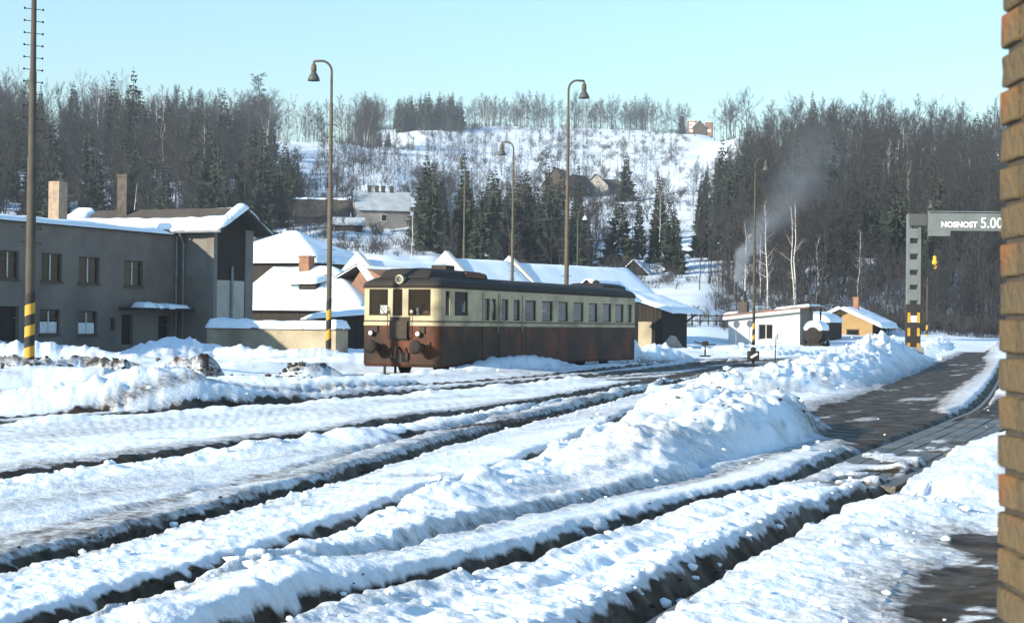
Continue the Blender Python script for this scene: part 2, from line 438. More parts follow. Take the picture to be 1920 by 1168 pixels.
def ground_fields(X, Y):
    U = X * D.x + Y * D.y; V = X * N.x + Y * N.y
    n1 = fbm(X * .45, Y * .45, 4, 1); n2 = fbm(X * 1.7, Y * 1.7, 4, 2); n3 = fbm(X * 6, Y * 6, 3, 3)
    lump = np.maximum(0, fbm(X * 2.6, Y * 2.0, 3, 4)) ; clod = np.maximum(0, fbm(X * .9, Y * .62, 3, 44) + .08) * (1 + .6 * vnoise(X * 2.7, Y * 2.3, 45)); st = (vnoise(U * .11, V * 2.3, 6) + .6 * vnoise(U * .23 + 5, V * 5.1, 7) + .35 * vnoise(U * .6 + 2, V * 9.7, 8) + .2 * vnoise(X * 7, Y * 6, 9)) / 2.0; st2 = (vnoise(U * .07, V * 4.3, 61) + .7 * vnoise(U * .16 + 3, V * 9.1, 62) + .3 * vnoise(X * 8, Y * 7, 63)) / 1.9
    z = .10 + .05 * n1
    dirt_shade = np.zeros(X.shape); bare = np.zeros(X.shape); smooth = np.zeros(X.shape)
    dcar, _ = pdist(X, Y, np.array([tuple(p)[:2] for p in TRK]))
    yard = sstep(-2.2, -4.5, dcar)
    z += yard * (.28 + .10 * n1 + .05 * n2)
    ppl, _ = pdist(X, Y, off(RAIL_B, 1.6)); z += sstep(0, 1.0, ppl) * .10 * sstep(60, 40, Y)
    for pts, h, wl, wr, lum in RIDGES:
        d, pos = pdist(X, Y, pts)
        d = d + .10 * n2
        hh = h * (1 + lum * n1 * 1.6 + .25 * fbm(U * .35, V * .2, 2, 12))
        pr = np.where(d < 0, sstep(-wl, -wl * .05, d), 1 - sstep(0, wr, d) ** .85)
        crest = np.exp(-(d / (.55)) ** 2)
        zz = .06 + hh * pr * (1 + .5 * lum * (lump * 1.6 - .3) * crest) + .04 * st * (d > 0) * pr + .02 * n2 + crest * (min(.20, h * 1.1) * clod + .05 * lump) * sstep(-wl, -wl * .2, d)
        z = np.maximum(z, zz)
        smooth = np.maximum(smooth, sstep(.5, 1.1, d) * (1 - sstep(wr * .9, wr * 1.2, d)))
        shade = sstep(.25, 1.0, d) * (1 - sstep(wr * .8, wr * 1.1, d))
        dirt_shade = np.maximum(dirt_shade, shade * np.clip(.30 + .45 * st + .2 * n1, 0, .8))  # grey of the ridge's shaded flank: dirt and painted-in shade together
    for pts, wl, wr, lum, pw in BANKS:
        sel = (X > pts[:, 0].min() - 4) & (X < pts[:, 0].max() + 4) & (Y > pts[:, 1].min() - 5) & (Y < pts[:, 1].max() + 5)
        if not sel.any(): continue
        xs, ys = X[sel], Y[sel]
        d, pos = pdist(xs, ys, pts)
        d = d + .22 * n1[sel] + .12 * n2[sel]
        i = np.clip(pos.astype(int), 0, len(pts) - 2); hh = pts[i, 2] + (pts[i + 1, 2] - pts[i, 2]) * (pos - i)
        e = np.clip(np.abs(np.where(d < 0, d / wl, d / wr)), 0, 1.0)
        pr = (1 - e ** pw) ** 1.0 * (1 - sstep(.9, 1.0, e))
        L = 1 + lum * (1.5 * lump[sel] + .6 * n2[sel] + .5 * n1[sel] + .25 * n3[sel])
        # cut ends are round
        ends = np.minimum(1, np.minimum(1.0, (1 - sstep(.7, 1.2, np.abs(d)) * 0)))
        z[sel] = np.maximum(z[sel], .05 + hh * pr * L * ends)
    for pts, h, w in DIRT_HEAPS:
        pp = pl(pts, .15, 4); d, _ = pdist(X, Y, pp)
        k = np.clip(1 - (np.abs(d) / (w * (1 + .5 * n1))) ** 2, 0, 1)
        zz = .30 + h * k * (1 + .45 * n1 + .35 * n2 + .18 * n3); z = np.where(k > 0, np.maximum(z, zz), z)
        dirt_shade = np.maximum(dirt_shade, np.clip(k * 2.4 * (.7 + .9 * n2 + .7 * n3), 0, 1)); bare = np.maximum(bare, sstep(.1, .6, k) * np.clip(.10 + .9 * n3 + .5 * n2, 0, .6))
    # ruts along the rails
    def rut(pts, hw, floor, edge, dk, left=0, ldirt_shade=0.0, wall=.1, cut=True):
        nonlocal z, dirt_shade, bare
        d, _ = pdist(X, Y, pts)
        dd = d + .045 * n2 + .05 * n3
        t = 1 - sstep(hw - .01, hw + np.where(dd < 0, wall + .12, edge), np.abs(dd))
        keep = np.ones(z.shape) if cut else sstep(.34, .20, z); t = t * keep
        z = z * (1 - t) + floor * t
        tb = 1 - sstep(hw - .05, hw + .03, np.abs(dd))
        wl_ = sstep(-hw - wall - .10, -hw - wall + .06, dd) * (dd < 0)
        bare = np.maximum(bare, np.maximum(tb, wl_ * (.86 + .5 * n3)) * dk * keep)
        dirt_shade = np.maximum(dirt_shade, (1 - sstep(hw, hw + .28, np.abs(dd))) * .85)
        if left:
            g = sstep(-left, -hw, d) * (d < 0)
            dirt_shade = np.maximum(dirt_shade, np.clip(g * ldirt_shade * (1 + .9 * st + .3 * n2), 0, .95) * (.3 + .7 * keep))  # grey slope left of the rut mixes dirt with shade put into the colour
    rut(RAIL_A, .12, -.10, .10, .95, .6, .35, .12)
    rut(RAIL_B, .15, -.12, .12, 1., .5, 1.0, .12)
    rut(RUT_2, .12, -.10, .10, 1., 1.5, .72, .12)
    rut(RUT_3, .10, -.08, .09, .95, .4, .3, .12)
    rut(RUT_1, .15, -.10, .12, 1., 1.5, 1.0, .40)
    rut(RUT_4, .18, -.08, .14, .95, 1.7, .9, .50, False)
    rut(RUT_5, .05, .06, .10, .8, .3, .5, .15)
    rut(off(RUT_2, -.75), .02, .08, .08, .30, .15, .35, .05)
    rut(off(RUT_4, -1.45), .08, .04, .14, .75, .7, .8, .3, False)
    rut(off(RAIL_A, -.9), .03, .08, .08, .25, .2, .3, .05)
    # the strip under and before the railcar is slush
    t = 1 - sstep(1.0, 1.5, np.abs(dcar) + .12 * n2)
    far = sstep(20, 34, Y)
    z = np.where(t > 0, z * (1 - t * far) + (.0 + .03 * st) * t * far, z)
    dirt_shade = np.maximum(dirt_shade, t * far * np.clip(.75 + .5 * st, 0, 1)); bare = np.maximum(bare, t * far * np.clip(.25 + .5 * st, 0, .6))
    # merging tracks ahead of the far sheds: dark slush
    dm, _ = pdist(X, Y, pl([(1180, 716), (1260, 702), (1330, 692), (1420, 683), (1480, 678)], 0, 4))
    t = 1 - sstep(.8, 2.6, np.abs(dm) + .8 * n1); dirt_shade = np.maximum(dirt_shade, np.clip(t * (.8 + .7 * st), 0, 1)); bare = np.maximum(bare, t * np.clip(.45 + .8 * st, 0, .8)); z = z * (1 - .7 * t) + .02 * t
    # between the near rails: packed snow with wheel grooves
    da, _ = pdist(X, Y, RAIL_A); db, _ = pdist(X, Y, RAIL_B)
    tw = sstep(.1, .3, da) * sstep(-.1, -.3, db)
    z = z + tw * (.05 + .03 * st + .03 * n2 + .025 * n3 - .05 * np.exp(-((da - .75) / .12) ** 2))
    # road and platform
    xw = X + .45 * n1 + .35 * n2 + .1 * n3; yw = Y + (1.1 * n1 + .9 * n2 + .35 * n3) * np.clip(Y / 40, .3, 2.2)
    def soft(poly, xx, yy, wd):
        d_, _ = pdist(xx, yy, list(poly) + [poly[0]]); ins = inside(xx, yy, poly)
        return np.where(ins, 1, -1) * np.abs(d_), ins
    dr_, road = soft(ROAD, xw, yw, .6)
    t = sstep(-.25, .55, dr_); tb = sstep(-.05, .5, dr_)
    rb = np.clip(.82 + .75 * st + .45 * n1 + .35 * n2, 0, 1)
    da_, _ = pdist(X, Y, RAIL_A); db_, _ = pdist(X, Y, RAIL_B); betw = (da_ > .1) & (db_ < -.1)
    patch = sstep(.02, .30, n2 + .5 * n1 + .3 * n3) * betw * road * sstep(34, 22, Y)
    lowz = .0 + .015 * n1 + .004 * n2 + .085 * patch
    z = z * (1 - t) + np.minimum(z, lowz) * t
    bare = np.where(road, np.maximum(bare * (1 - tb), rb * tb * (1 - .8 * patch)), bare); dirt_shade = np.maximum(dirt_shade, sstep(-.9, .1, dr_) * (.9 - .5 * patch) * np.where(road, 1, .8))
    dp_, plat = soft(PLAT, X + .12 * n1 + .16 * n2 + .06 * n3, Y + .4 * n1 + .5 * n2 + .2 * n3, .6)
    t = sstep(-.5, .5, dp_)
    z = z * (1 - t) + np.minimum(z, .12 + .015 * n1 + .03 * np.maximum(0, n2) + .01 * n3) * t
    bare = np.maximum(bare, sstep(-.10, .35, dp_) * np.clip(.80 + .9 * n2 + .4 * n1 + .4 * n3, 0, 1)); dirt_shade = np.maximum(dirt_shade, sstep(-.7, .1, dp_) * np.clip(.75 + .5 * n2, 0, 1))
    kind = np.where(road, 1, np.where(plat, 2, 0))
    # trampled roughness of open snow near the camera
    n4 = fbm(X * 13, Y * 11, 2, 91)
    z = z + (kind == 0) * ((.016 * n3 + .012 * np.maximum(n4, -.2) * sstep(30, 16, Y)) * (1 - .75 * smooth) + (.010 + .022 * smooth) * st2) * sstep(70, 25, Y)
    dirt_shade = np.maximum(dirt_shade, np.clip((fbm(X * .9, Y * .9, 4, 33) - .28) * 1.6, 0, .5))
    dirt_shade = np.maximum(dirt_shade, (kind == 0) * np.clip((fbm(X * 3.1, Y * 3.1, 3, 35) - .45) * 2.2, 0, .6))
    return z, dirt_shade, bare, kind

def surf_z(X, Y):
    X = np.atleast_1d(np.asarray(X, float)); Y = np.atleast_1d(np.asarray(Y, float))
    return np.maximum(ground_fields(X, Y)[0], hill_z(X, Y))
def gz(x, y): return float(hill_z(np.array([x]), np.array([y]))[0]) if y > 235 else float(surf_z([x], [y])[0])

def fan(pxs, ys):
    Xg = np.outer(ys, (pxs - 960) / F); Yg = np.repeat(ys[:, None], len(pxs), 1)
    nr, nc = Xg.shape
    i = np.arange(nr * nc).reshape(nr, nc)
    q = np.stack([i[:-1, :-1], i[:-1, 1:], i[1:, 1:], i[1:, :-1]], -1).reshape(-1, 4)
    return Xg, Yg, q
pxs = np.concatenate([np.arange(-1300, -60, 24.), np.arange(-60, 1980, 3.5), np.arange(1980, 3100, 24.)])
pys = np.arange(1260, 700, -2.0)
ys = np.concatenate([[5.5, 6.5, 7.5, 8.3], EYE * F / (pys - 608)])
far_y = [ys[-1]]
while far_y[-1] < 300: far_y.append(far_y[-1] * 1.011)
ys = np.concatenate([ys, far_y[1:]])
Xg, Yg, quads = fan(pxs, ys)
z, dirt_shade, bare, kind = ground_fields(Xg, Yg)
allv = np.stack([Xg, Yg, z], -1).reshape(-1, 3)
fk = kind.ravel()[quads].max(1)
def ground_piece(name, label, mask):
    q = quads[mask]; used = np.unique(q); remap = np.full(len(allv), -1, np.int64); remap[used] = np.arange(len(used))
    me = npmesh(name, allv[used], remap[q], M_GROUND)
    for an, arr in (('dirt', dirt_shade), ('bare', bare)):
        a = me.attributes.new(an, 'FLOAT', 'POINT'); a.data.foreach_set('value', arr.ravel()[used].astype(np.float32))
    o = link(name, me); tag(o, label, kind='structure'); return o
ground_piece('snow_ground', 'snow covered station yard with dark ruts along the rails', fk == 0)
ground_piece('road', 'wet dark road cleared of snow beside the tracks', fk == 1)
ground_piece('platform_ground', 'wet dark platform surface below the brick wall', fk == 2)
# hills
hp = np.concatenate([np.arange(-2600, -100, 30.), np.arange(-100, 2020, 7.), np.arange(2020, 4500, 30.)])
hy = [112.]
while hy[-1] < 1600: hy.append(hy[-1] * 1.013)
hy = np.array(hy)
Xh, Yh, hq = fan(hp, hy)
zh = hill_z(Xh, Yh)
tag(link('hillside', npmesh('hillside', np.stack([Xh, Yh, zh], -1).reshape(-1, 3), hq, M_HILL)), 'snow covered valley sides behind the station', kind='structure')
# a plain sheet out to the horizon, below everything else
mb = MB(); mb.quad((-9000, -2000, -1.6), (9000, -2000, -1.6), (9000, 9000, -1.6), (-9000, 9000, -1.6))
tag(obj('valley_floor', mb, M_SNOW), 'level snow of the valley floor', kind='structure')
# ------------------------------------------------------------------ trees
mat('bark_grey', (.052, .046, .043), .9, (.03, .028, .027), 2.0, stretch=(1, 1, .2))
mat('twig', (.044, .040, .040), .9, (.028, .027, .028), .8)
mat('bark_birch', (.50, .48, .45), .8, (.10, .09, .085), 1.6, lo=.58, hi=.66, stretch=(.6, .6, 1.6))
mat('twig_birch', (.13, .095, .085), .9, (.09, .07, .065), .8)
mat('bark_spruce', (.07, .055, .045), .9)
mat('needles', (.022, .032, .024), .85, (.038, .045, .034), .35, spec=.15)
mat('needles_pine', (.035, .050, .038), .85, (.06, .068, .05), .5, spec=.15)

def ribbon(mb, p, d, L, w, rg, seg=1):
    """a slender twig: one narrow tapering face, lightly bent"""
    d = d.normalized(); s = d.cross(Vector((rg.gauss(0, 1), rg.gauss(0, 1), rg.gauss(0, 1)))).normalized() * w * .5
    q = p + d * L * .55 + Vector((rg.gauss(0, .04), rg.gauss(0, .04), rg.gauss(.02, .03))) * L
    e = q + (d + Vector((rg.gauss(0, .15), rg.gauss(0, .15), rg.gauss(.1, .12)))).normalized() * L * .45
    mb.add([p - s, p + s, q + s * .6, q - s * .6, e], [(0, 1, 2, 3), (3, 2, 4)])
    return q
def bare_tree(seed, H=15., crown0=.30, width=.26, nl=17, tw=8, droop=0.0, thick=1.0, fork=False):
    rg = random.Random(seed); tk = MB(); cr = MB()
    def stem(base, top, r0_):
        pts = []; n = 7
        for i in range(n):
            t = i / (n - 1)
            pts.append(base.lerp(top, t) + Vector((rg.gauss(0, .012), rg.gauss(0, .012), 0)) * H * min(t * 2, 1))
        tk.tube(pts, [r0_ * (1 - .9 * (i / (n - 1)) ** .8) + .01 for i in range(n)], 6, False)
        return pts
    stems = []
    if fork:
        for k in range(2):
            a = rg.uniform(0, 6.28); stems.append(stem(Vector((math.cos(a) * .1, math.sin(a) * .1, 0)), Vector((math.cos(a) * H * .10 * (1 + k), math.sin(a) * H * .10, H * rg.uniform(.85, .97))), .010 * H * thick))
    else:
        stems.append(stem(Vector((0, 0, -.3)), Vector((rg.gauss(0, .03) * H, rg.gauss(0, .03) * H, H * .96)), 0.0088 * H * thick))
    for pts in stems:
        cnt = nl // len(stems)
        for j in range(cnt):
            t = crown0 + (1 - crown0) * ((j + rg.random()) / cnt) ** .9
            t = min(t, .97)
            x = t * (len(pts) - 1); i = int(x); p = pts[i].lerp(pts[min(i + 1, len(pts) - 1)], x - i)
            a = j * 2.4 + rg.uniform(-.6, .6)
            u = (t - crown0) / (1 - crown0)
            L = H * width * (1.15 - .75 * u) * (.55 + .45 * min(1, u * 4 + .3)) * rg.uniform(.7, 1.2)
            el = .22 + .85 * u + rg.uniform(-.15, .2)
            d = Vector((math.cos(a) * math.cos(el), math.sin(a) * math.cos(el), math.sin(el)))
            lp = [p]
            for k in range(3):
                d = (d + Vector((rg.gauss(0, .14), rg.gauss(0, .14), .14 - droop * .2 * k))).normalized(); lp.append(lp[-1] + d * L / 3)
            rr = .0034 * H * thick * (1.2 - .8 * u)
            tk.tube(lp, [rr, rr * .7, rr * .45, rr * .12], 3, False)
            for k in range(tw):
                s = rg.uniform(.2, 1.0); x2 = s * 3; i2 = min(int(x2), 2); q = lp[i2].lerp(lp[i2 + 1], x2 - i2)
                dd = (d * .8 + Vector((rg.gauss(0, .55), rg.gauss(0, .55), rg.gauss(.35 - droop, .35))))
                l2 = L * rg.uniform(.28, .5) * (1.1 - .4 * s)
                e = ribbon(cr, q, dd, l2, .05 * thick, rg)
                for m_ in range(5):
                    d3 = dd.normalized() + Vector((rg.gauss(0, .6), rg.gauss(0, .6), rg.gauss(.15 - droop * 1.2, .4)))
                    ribbon(cr, q.lerp(e, rg.uniform(.3, 1.2)), d3, l2 * rg.uniform(.45, 1.0), .034 * thick, rg)
        # the leader's own twigs
        for k in range(26):
            p = pts[-1].lerp(pts[-2], rg.random() * 1.5)
            ribbon(cr, p, Vector((rg.gauss(0, .5), rg.gauss(0, .5), rg.gauss(.7, .3))), H * .06, .035, rg)
    return tk, cr
def spruce(seed, H=15., wid=.15, low=.08, gap=1.0, levels=26):
    rg = random.Random(seed); tk = MB(); cr = MB()
    tk.tube([(0, 0, -.3), (0, 0, H * .5), (0, 0, H)], [.011 * H, .006 * H, .01], 6, False)
    for j in range(levels):
        t = low + (1 - low) * (j / (levels - 1)) ** .92
        r_ = H * wid * ((1 - t) ** .8 * 1.05 + .03) * rg.uniform(.8, 1.15)
        nb = 9 if t < .7 else 6
        a0 = rg.uniform(0, 6.28)
        for k in range(nb):
            a = a0 + 6.283 * k / nb + rg.uniform(-.25, .25); L = r_ * rg.uniform(.65, 1.2)
            if rg.random() > gap: continue
            dx, dy = math.cos(a), math.sin(a); sx, sy = -dy, dx
            z = t * H + rg.uniform(-.1, .1); dr = .32 * L if t < .85 else -.25 * L
            base = Vector((0, 0, z)); tip = Vector((dx * L, dy * L, z - dr + .12 * L))
            mid = Vector((dx * L * .55, dy * L * .55, z - dr * .8))
            w = L * .28; S = Vector((sx, sy, 0))
            hang = Vector((0, 0, -.16 * L - .12))
            cr.add([base, mid - S * w * .6 + hang * .5, mid + S * w * .6 + hang * .5, tip], [(0, 1, 3), (0, 3, 2)])
            for m_ in range(4):
                s = rg.uniform(.3, .95); q = base.lerp(mid, s / .55) if s < .55 else mid.lerp(tip, (s - .55) / .45)
                sg = 1 if m_ % 2 else -1; wl = w * rg.uniform(.7, 1.5) * (1.2 - s)
                o1 = q + S * sg * wl + Vector((dx, dy, 0)) * wl * .7 + hang * rg.uniform(.3, 1.3)
                cr.add([q, q + Vector((dx, dy, 0)) * wl * .45, o1], [(0, 1, 2)])
            q = mid; cr.add([base.lerp(mid, .3), tip.lerp(mid, .4), q + hang * rg.uniform(1.2, 2.6)], [(0, 1, 2)])
    return tk, cr
def pine(seed, H=18.):
    rg = random.Random(seed); tk = MB(); cr = MB()
    pts = [Vector((rg.gauss(0, .1), rg.gauss(0, .1), H * t)) for t in (-.02, .25, .5, .75, .97)]
    tk.tube(pts, [.012 * H, .010 * H, .008 * H, .005 * H, .02], 6, False)
    for j in range(22):
        t = .42 + .56 * j / 21; a = j * 2.4 + rg.uniform(-.5, .5); L = H * .17 * (1.15 - t) ** .6 * rg.uniform(.7, 1.3)
        p = Vector((0, 0, t * H)); e = p + Vector((math.cos(a) * L, math.sin(a) * L, L * rg.uniform(.0, .35)))
        tk.tube([p, p.lerp(e, .5) + Vector((0, 0, -.05 * L)), e], [.06, .045, .02], 3, False)
        for c in range(5):
            q = p.lerp(e, rg.uniform(.45, 1.08)) + Vector((rg.gauss(0, .3), rg.gauss(0, .3), rg.gauss(.1, .15)))
            for m_ in range(14):
                d = Vector((rg.gauss(0, 1), rg.gauss(0, 1), rg.gauss(.25, .45))).normalized() * rg.uniform(.35, .8)
                s = d.cross(Vector((0, 0, 1))) * .22
                cr.add([q, q + d * .6 + s, q + d], [(0, 1, 2)])
    return tk, cr
def shrub(seed, H=2.2):
    rg = random.Random(seed); cr = MB()
    for k in range(16):
        a = rg.uniform(0, 6.28); p = Vector((rg.gauss(0, .3), rg.gauss(0, .3), -.1)); d = Vector((math.cos(a) * .45, math.sin(a) * .45, 1))
        q = ribbon(cr, p, d, H * rg.uniform(.6, 1.1), .045, rg)
        for m_ in range(5):
            ribbon(cr, p.lerp(q, rg.uniform(.4, 1.4)), d + Vector((rg.gauss(0, .6), rg.gauss(0, .6), rg.gauss(.0, .4))), H * rg.uniform(.2, .45), .032, rg)
    return cr

PROTO = {}
def proto(kind, tk, cr, bark, leaf):
    PROTO.setdefault(kind, []).append((mesh_of(kind + '_trunk', tk, MATS[bark], True), mesh_of(kind + '_crown', cr, MATS[leaf]), tk, cr))
for s_ in range(8): proto('bare_tree', *bare_tree(100 + s_, 15, .22 + .07 * (s_ % 4), (.24, .34, .29, .40)[s_ % 4], (18, 15, 20, 14)[s_ % 4], 8, fork=(s_ % 4 == 3)), 'bark_grey', 'twig')
for s_ in range(4): proto('spruce_tree', *spruce(200 + s_, 15, (.16, .22, .19, .27)[s_], .04 + .05 * (s_ % 2), .86 - .10 * (s_ % 2), 24 - s_), 'bark_spruce', 'needles')
for s_ in range(4): proto('birch_tree', *bare_tree(300 + s_, 15, .30, .17, 15, 7, droop=.25, thick=.85, fork=(s_ % 2 == 1)), 'bark_birch', 'twig_birch')
for s_ in range(2): proto('pine_tree', *pine(400 + s_, 15), 'bark_spruce', 'needles_pine')

def place_tree(kind, x, y, H, label, group=None, var=None, rz=None, zoff=0.0):
    v = PROTO[kind][(var if var is not None else rnd.randrange(99)) % len(PROTO[kind])]
    t = thing(kind, label, kind.replace('_', ' ') if kind != 'bare_tree' else 'tree', (x, y, gz(x, y) - .15 + zoff), rz if rz is not None else rnd.uniform(0, 6.28), group)
    k = H / 15.0; w = k * rnd.uniform(.9, 1.15)
    t.scale = (w, w, k)
    link('trunk', v[0], t); link('crown', v[1], t)
    return t
def scatter(n, p0, p1, Y0, Y1, h0, h1, seed, pw=1.0, clump=.0, soft=0.0):
    rg = random.Random(seed); out = []; tries = 0
    while len(out) < n and tries < n * 30:
        tries += 1
        Y = Y0 + (Y1 - Y0) * rg.random() ** pw; px = rg.uniform(p0, p1); x = (px - 960) / F * Y
        if soft and rg.random() > min(1, min(px - p0, p1 - px) / soft + .08): continue
        if clump and float(fbm(np.array([x / 16.]), np.array([Y / 26.]), 3, 71)[0]) < clump * (rg.random() * .8 - .45): continue
        if 50 < px < 118 and Y > 425 and rg.random() < .8: continue
        k_ = .55 + .45 * min(1, max(0, (px - 1290) / 170)) if 1265 < px < 1460 and Y < 500 else 1
        out.append((x, Y, k_ * (h0 + (h1 - h0) * rg.random() ** 1.3)))
    return out
# zones: (kind, label, list)
BARE = 'bare brown deciduous tree in the dense wood covering the valley side'
ZONES_BARE = (scatter(130, -160, 520, 240, 545, 9, 17, 1, 1, 1, 60) + scatter(40, -160, 480, 500, 560, 11, 18, 2) + scatter(24, 330, 660, 250, 340, 5, 10, 3) +
    scatter(60, 440, 705, 612, 700, 11, 20, 4, 1, .6) + scatter(80, 880, 1290, 905, 1010, 12, 20, 5, 1, .6) + scatter(26, 640, 880, 820, 900, 10, 17, 6) +
    scatter(60, 680, 1100, 430, 820, 5, 10, 7, 1, .6) + scatter(190, 1270, 2050, 205, 480, 9, 16, 8, 1.2, .8, 110) + scatter(60, 1360, 2050, 380, 520, 11, 18, 9, 1, 0, 60) +
    scatter(24, 1080, 1310, 228, 320, 4, 9, 10) + scatter(14, 1330, 1400, 640, 700, 12, 18, 11) + scatter(34, 480, 740, 440, 590, 4, 9, 12) + scatter(34, 1080, 1300, 440, 590, 4, 9, 13) + scatter(14, 800, 1000, 205, 235, 3, 6, 14))
ZONES_BARE.sort(key=lambda t: -t[2] / t[1])
for k, (x, y, h) in enumerate(ZONES_BARE[:296]):
    place_tree('bare_tree', x, y, h, BARE, 'bare deciduous trees of the valley woods')
def gn_wood(name, label, items, kind, hosts):
    """the part of a wood that nobody could count: one object, a tree instanced on each point"""
    nv = len(hosts)
    xs = np.array([i[0] for i in items]); yy = np.array([i[1] for i in items])
    zs = np.where(yy > 235, hill_z(xs, yy), surf_z(xs, yy)) - .15
    me = bpy.data.meshes.new(name); me.from_pydata(np.stack([xs, yy, zs], -1).tolist(), [], [])
    rg = random.Random(len(items))
    for an, vals in (('size', [i[2] / 15. for i in items]), ('turn', [rg.uniform(0, 6.28) for _ in items])):
        me.attributes.new(an, 'FLOAT', 'POINT').data.foreach_set('value', vals)
    me.attributes.new('sort', 'INT', 'POINT').data.foreach_set('value', [rg.randrange(nv) for _ in items])
    o = link(name, me); tag(o, label, kind='stuff')
    ng = bpy.data.node_groups.new(name, 'GeometryNodeTree')
    ng.interface.new_socket('Geometry', in_out='INPUT', socket_type='NodeSocketGeometry'); ng.interface.new_socket('Geometry', in_out='OUTPUT', socket_type='NodeSocketGeometry')
    nd = ng.nodes; L = ng.links.new
    gi = nd.new('NodeGroupInput'); go = nd.new('NodeGroupOutput'); jn = nd.new('GeometryNodeJoinGeometry'); L(jn.outputs[0], go.inputs[0])
    def attr(n, t):
        a = nd.new('GeometryNodeInputNamedAttribute'); a.data_type = t; a.inputs[0].default_value = n; return a.outputs[0]
    size, turn, sort = attr('size', 'FLOAT'), attr('turn', 'FLOAT'), attr('sort', 'INT')
    cx = nd.new('ShaderNodeCombineXYZ'); L(turn, cx.inputs[2])
    er = nd.new('FunctionNodeEulerToRotation'); L(cx.outputs[0], er.inputs[0])
    for k, host in enumerate(hosts):
        cmpn = nd.new('FunctionNodeCompare'); cmpn.data_type = 'INT'; cmpn.operation = 'EQUAL'
        ins = [s_ for s_ in cmpn.inputs if s_.type == 'INT']; L(sort, ins[0]); ins[1].default_value = k
        for ch in host.children:
            oi = nd.new('GeometryNodeObjectInfo'); oi.inputs[0].default_value = ch; oi.inputs['As Instance'].default_value = True
            ip = nd.new('GeometryNodeInstanceOnPoints'); L(gi.outputs[0], ip.inputs['Points']); L(cmpn.outputs[0], ip.inputs['Selection'])
            L(oi.outputs['Geometry'], ip.inputs['Instance']); L(er.outputs[0], ip.inputs['Rotation']); L(size, ip.inputs['Scale']); L(ip.outputs[0], jn.inputs[0])
    md = o.modifiers.new('wood', 'NODES'); md.node_group = ng
    return o
def hosts_of(kind):
    out = []
    for v in PROTO[kind]:
        out.append(next(c.parent for c in v[0].id_data and [o for o in COL.objects if o.data is v[0]]))
    return out
EXTRA = (scatter(420, -160, 520, 235, 545, 8, 16, 51, 1, 1, 70) + scatter(420, -1000, -160, 215, 540, 12, 18, 52) + scatter(560, 1290, 2080, 205, 470, 8, 16, 53, 1.1, .8, 130) + scatter(120, 2080, 2700, 215, 480, 12, 17, 54) +
    scatter(110, 880, 1290, 905, 1020, 12, 20, 55, 1, .6) + scatter(70, 440, 705, 612, 700, 12, 20, 56, 1, .6) + scatter(110, 330, 650, 235, 330, 3, 8, 57) + scatter(60, 640, 880, 820, 900, 10, 17, 58) + scatter(110, 590, 1110, 400, 850, 4, 9, 59, 1, .6) + scatter(330, 1330, 2060, 178, 235, 3, 9, 60) + scatter(70, 780, 1115, 215, 300, 4, 11, 65) + scatter(150, 600, 1300, 330, 850, 3, 8, 66, 1, .7) + scatter(240, 590, 980, 320, 760, 3, 8, 67, 1, .8))
gn_wood('far_wood', 'grey brown mass of bare woods covering the valley sides', ZONES_BARE[296:] + EXTRA, 'bare_tree', hosts_of('bare_tree'))

SPR = 'dark spruce tree standing among bare trees on the valley side'
for x, y, h in scatter(34, -120, 500, 245, 500, 10, 17, 21) + scatter(24, 430, 570, 290, 430, 7, 13, 28) + scatter(50, 1300, 2020, 225, 420, 9, 16, 22, 1, 0, 60) + scatter(16, 1300, 1490, 270, 350, 10, 16, 23) + scatter(18, 1640, 1900, 260, 400, 9, 15, 29):
    place_tree('spruce_tree', x, y, h, SPR, 'spruces scattered through the woods')
for x, y, h in scatter(26, 735, 862, 805, 890, 14, 19, 24) + scatter(5, 660, 730, 700, 800, 6, 11, 25):
    place_tree('spruce_tree', x, y, h, 'spruce in the dark stand on the far skyline', 'spruces of the skyline stand')
for x, y, h in scatter(105, 790, 1100, 230, 292, 5, 13.5, 26):
    place_tree('spruce_tree', x, y, h, 'spruce in the dense dark clump behind the snowy goods shed roofs', 'spruces in the clump behind the goods shed')
for x, y, h in scatter(10, 1150, 1275, 228, 300, 6, 12, 27):
    place_tree('spruce_tree', x, y, h, 'spruce on the sunlit slope between the clump and the right wood', 'spruces on the sunlit slope')
def at(px, Y): return (px - 960) / F * Y, Y
def single(kind, px, Y, H, label, var=0, rz=0.0): x, y = at(px, Y); return place_tree(kind, x, y, H, label, None, var, rz)
single('spruce_tree', 245, 400, 24, 'tallest spruce rising above the left skyline behind the twin chimneys', 2)
single('spruce_tree', 207, 405, 22, 'spruce with a narrow top just left of the tallest spruce', 0)
single('spruce_tree', 416, 420, 21, 'spruce on the left wood edge above the workshop roof', 1)
single('spruce_tree', 532, 330, 13, 'young spruce at the lower edge of the left wood above the long barn', 1)
single('spruce_tree', 300, 235, 13, 'spruce in shade directly behind the workshop roof', 3)
single('spruce_tree', 1172, 395, 12, 'lone snow dusted spruce beside the hillside cottages', 3)
single('spruce_tree', 1352, 330, 15, 'spruce at the left edge of the right wood', 2)
single('spruce_tree', 1395, 330, 14, 'second spruce from the left edge of the right wood', 1)
single('spruce_tree', 1520, 500, 18, 'spruce topping the skyline of the right wood', 0)
single('spruce_tree', 1275, 830, 14, 'dark spruce on the ridge beside the red brick villa', 2)
single('spruce_tree', 868, 245, 15.5, 'tallest spruce of the clump with a forked look behind the railcar', 0)
single('pine_tree', 480, 560, 24, 'tall open pine with layered crown on the left skyline', 0)
single('pine_tree', 1020, 300, 15, 'pine with flat layered crown on the edge of the spruce clump', 1)
